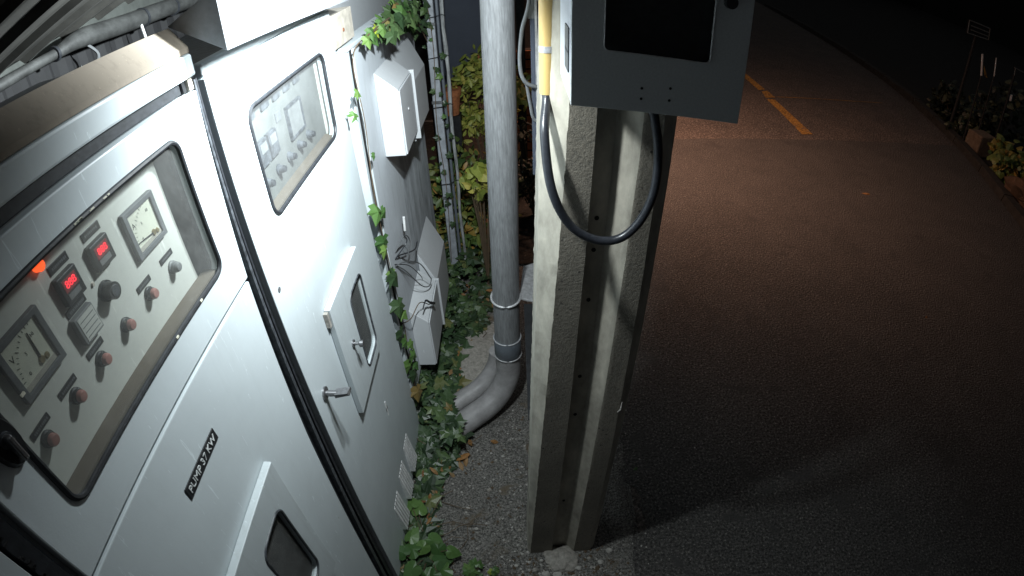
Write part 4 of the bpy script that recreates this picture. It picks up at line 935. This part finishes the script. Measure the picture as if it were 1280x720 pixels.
wire([(-.50, 1.80, .87), (-.46, 1.95, .80), (-.47, 2.08, .76)], .003, "cable_black")
wire([(-.50, 1.66, .62), (-.47, 1.72, .60), (-.44, 1.80, .62), (-.415, 1.88, .545)], .0022, "stem_brown")
MB().tube([(-.478, 1.92, .92), (-.474, 1.92, .985)], .0055, 10).build("connector", "reflective", wr, True)
o = MB().tube(spline([(-.43, 1.80, .585), (-.42, 1.84, .60), (-.408, 1.88, .555), (-.402, 1.93, .512)], 6), [.003] * 6 + [.005] * 6 + [.0075] * 6 + [.006], 10).build("cable_end", "cable_black", wr, True)

# ================================================================== CANOPY, BEAM, LAGGED PIPE, DARK SHEETS behind the cabinets
cn = empty("canopy_roof", (-1.1, 1.2, 2.0), "ribbed sheet canopy roof seen from below in the top left corner", "roof")
def zroof(x, y): return 1.99 + (y - .949) * .1073 + .30 * (x + 1.1)
mb = MB(); ys = [0.1 + .0125 * k for k in range(150)]
for k, y in enumerate(ys):
    ridge = 0.016 if (k % 12) in (0, 1) else (0.002 if (k % 12) in (2, 11) else 0.0)
    for x in (-1.1, -.85, -.55): mb.v.append((x, y, zroof(x, y) - ridge))
for k in range(len(ys) - 1):
    for i in range(2): a = k * 3 + i; mb.f.append((a, a + 1, a + 4, a + 3))
mb.build("roof_sheet", "roof_sheet", cn)
mb = MB()
mb.hexa([(-1.13, .1, zroof(-1.1, .1) - .085), (-1.10, .1, zroof(-1.1, .1) - .085), (-1.10, 2.2, zroof(-1.1, 2.2) - .085), (-1.13, 2.2, zroof(-1.1, 2.2) - .085)],
        [(-1.13, .1, zroof(-1.1, .1) - .003), (-1.10, .1, zroof(-1.1, .1) - .003), (-1.10, 2.2, zroof(-1.1, 2.2) - .003), (-1.13, 2.2, zroof(-1.1, 2.2) - .003)])
mb.build("eave_beam", "roof_edge", cn)
lp = empty("lagged_pipe", (-1.0, 1.2, 1.98), "grey wrapped pipe running under the canopy behind the cabinet tops", "pipe")
pp = spline([(-1.0, .45, 1.948), (-1.0, .827, 1.968), (-1.0, .93, 1.975), (-1.0, 1.009, 1.980), (-1.0, 1.10, 1.990), (-1.0, 1.30, 1.985), (-1.0, 1.6, 1.987), (-1.0, 2.4, 1.98)], 6)
MB().tube(pp, [.012 if p.y < 1.0 else .012 + .013 * min(1, (p.y - 1.0) / .12) for p in pp], 12).build("pipe_body", "lag_pipe", lp, True)
for y, z, r_ in ((1.0, 1.980, .018), (1.36, 1.984, .028), (1.52, 1.986, .028)):
    MB().tube([(-1.0, y, z), (-1.0, y + .008, z)], r_, 14).build("pipe_band", "rubber", lp, True)
MB().tube(spline([(-1.0, 1.10, 1.985), (-.985, 1.13, 1.94), (-.985, 1.09, 1.91), (-.99, 1.06, 1.93)], 6), .004, 6).build("cable_tail", "cable_grey", lp, True)
MB().tube([(-.985, 1.33, 1.985), (-.985, 1.34, 1.91)], .004, 6).build("hanger_rod", "reflective", lp)
df = empty("dark_fence", (-1.06, 1, 0), "nearly black ribbed sheet fence behind the cabinet tops", "fence")
mb = MB()
for k in range(120):
    y = .1 + .02 * k; x = -1.08 + (.012 if (k // 2) % 2 else 0)
    mb.v += [(x, y, .0), (x, y, 1.975)]
for k in range(119): mb.f.append((2 * k, 2 * k + 2, 2 * k + 3, 2 * k + 1))
mb.build("ribbed_sheet", "fence_black", df)

# ================================================================== FAR RIGHT: verge, hedge, block, sign, posts
sb = [((6.95, 6.9, .18), (.45, .40, .32), 420, "dim shrub beyond the kerb, the farthest of the row"), ((6.55, 5.95, .20), (.42, .40, .36), 460, "dim pale leaved shrub behind the stone block on the verge"),
      ((5.95, 4.62, .15), (.36, .36, .26), 380, "low yellow green weed clump growing over the kerb"), ((7.3, 6.0, .35), (.45, .45, .45), 300, "dark shrub deep in the verge behind the pale leaved shrub")]
for i, (c, r_, n_, lab) in enumerate(sb): bush("shrub", c, r_, n_, "fern_leaf" if i == 2 else "hedge_leaf", 'heart', .11, lab, "shrub", 40 + i, "shrubs along the verge")
o = MB().box(5.98, 6.28, 5.20, 5.48, -.02, .28, .02).build("stone_block", "block_stone"); tag(o, "tan stone block standing at the kerb under the dim shrubs", "stone block")
tag(lump("boulder", (5.65, 3.75, .08), (.30, .34, .30), "moss_rock", 17, 4, 1, None, .7), "rough brown boulder heaped with dead leaves at the right edge", "boulder")
sg = empty("sign_board", (6.2, 6.0, 0), "faint grey framed sign board on a post at the top right", "sign")
plate_m = MB().hexa([(5.97, 6.0, 1.43), (6.40, 6.0, 1.40), (6.40, 6.02, 1.40), (5.97, 6.02, 1.43)], [(5.95, 6.0, 1.62), (6.37, 6.0, 1.57), (6.37, 6.02, 1.57), (5.95, 6.02, 1.62)]).build("sign_plate", "dark_iron", sg)
for a, b in (((5.96, 1.61), (6.37, 1.565)), ((5.98, 1.44), (6.40, 1.41)), ((5.955, 1.61), (5.975, 1.44)), ((6.375, 1.565), (6.40, 1.41)), ((6.01, 1.545), (6.36, 1.51)), ((6.02, 1.49), (6.37, 1.455))):
    MB().tube([(a[0], 5.99, a[1]), (b[0], 5.99, b[1])], .007, 6).build("sign_frame", "sign_grey", sg)
MB().tube([(6.18, 6.03, -.02), (6.18, 6.03, 1.6)], .025, 8).build("post", "dark_iron", sg)
gt = empty("gate_frame", (6.0, 5.5, 0), "two pale uprights and a torn strip catching light on the dark verge", "gate")
for a, b, r_ in (((5.84, 1.27), (5.93, 1.00), .014), ((6.11, 1.26), (6.17, 1.02), .008)):
    MB().tube([(a[0], 5.5, a[1]), (b[0], 5.5, b[1])], r_, 6).build("upright", "reflective", gt)
    MB().tube([(b[0], 5.5, b[1]), (b[0] + .05, 5.5, -.02)], .012, 6).build("leg", "dark_iron", gt)
MB().add([(5.92, 5.49, 1.13), (6.05, 5.49, .98), (5.99, 5.49, 1.0), (5.92, 5.5, 1.13), (6.05, 5.5, .98), (5.99, 5.5, 1.0)], [(0, 1, 2), (5, 4, 3), (0, 3, 4, 1), (1, 4, 5, 2), (2, 5, 3, 0)]).build("torn_strip", "line_yellow", gt)
po = empty("marker_post", (6.6, 5.5, 0), "thin marker post with white reflector at the right edge", "post")
MB().tube([(6.62, 5.5, -.02), (6.55, 5.5, 1.10)], .018, 8).build("post_shaft", "dark_iron", po)
MB().tube([(6.62, 5.49, .74), (6.61, 5.49, .82)], .020, 8).build("reflector", "reflective", po)
for a, b in (((6.50, 1.19), (6.72, 1.15)), ((6.52, 1.19), (6.56, 1.02))):
    MB().tube([(a[0], 5.49, a[1]), (b[0], 5.49, b[1])], .006, 6).build("frame_bar", "sign_grey", po)
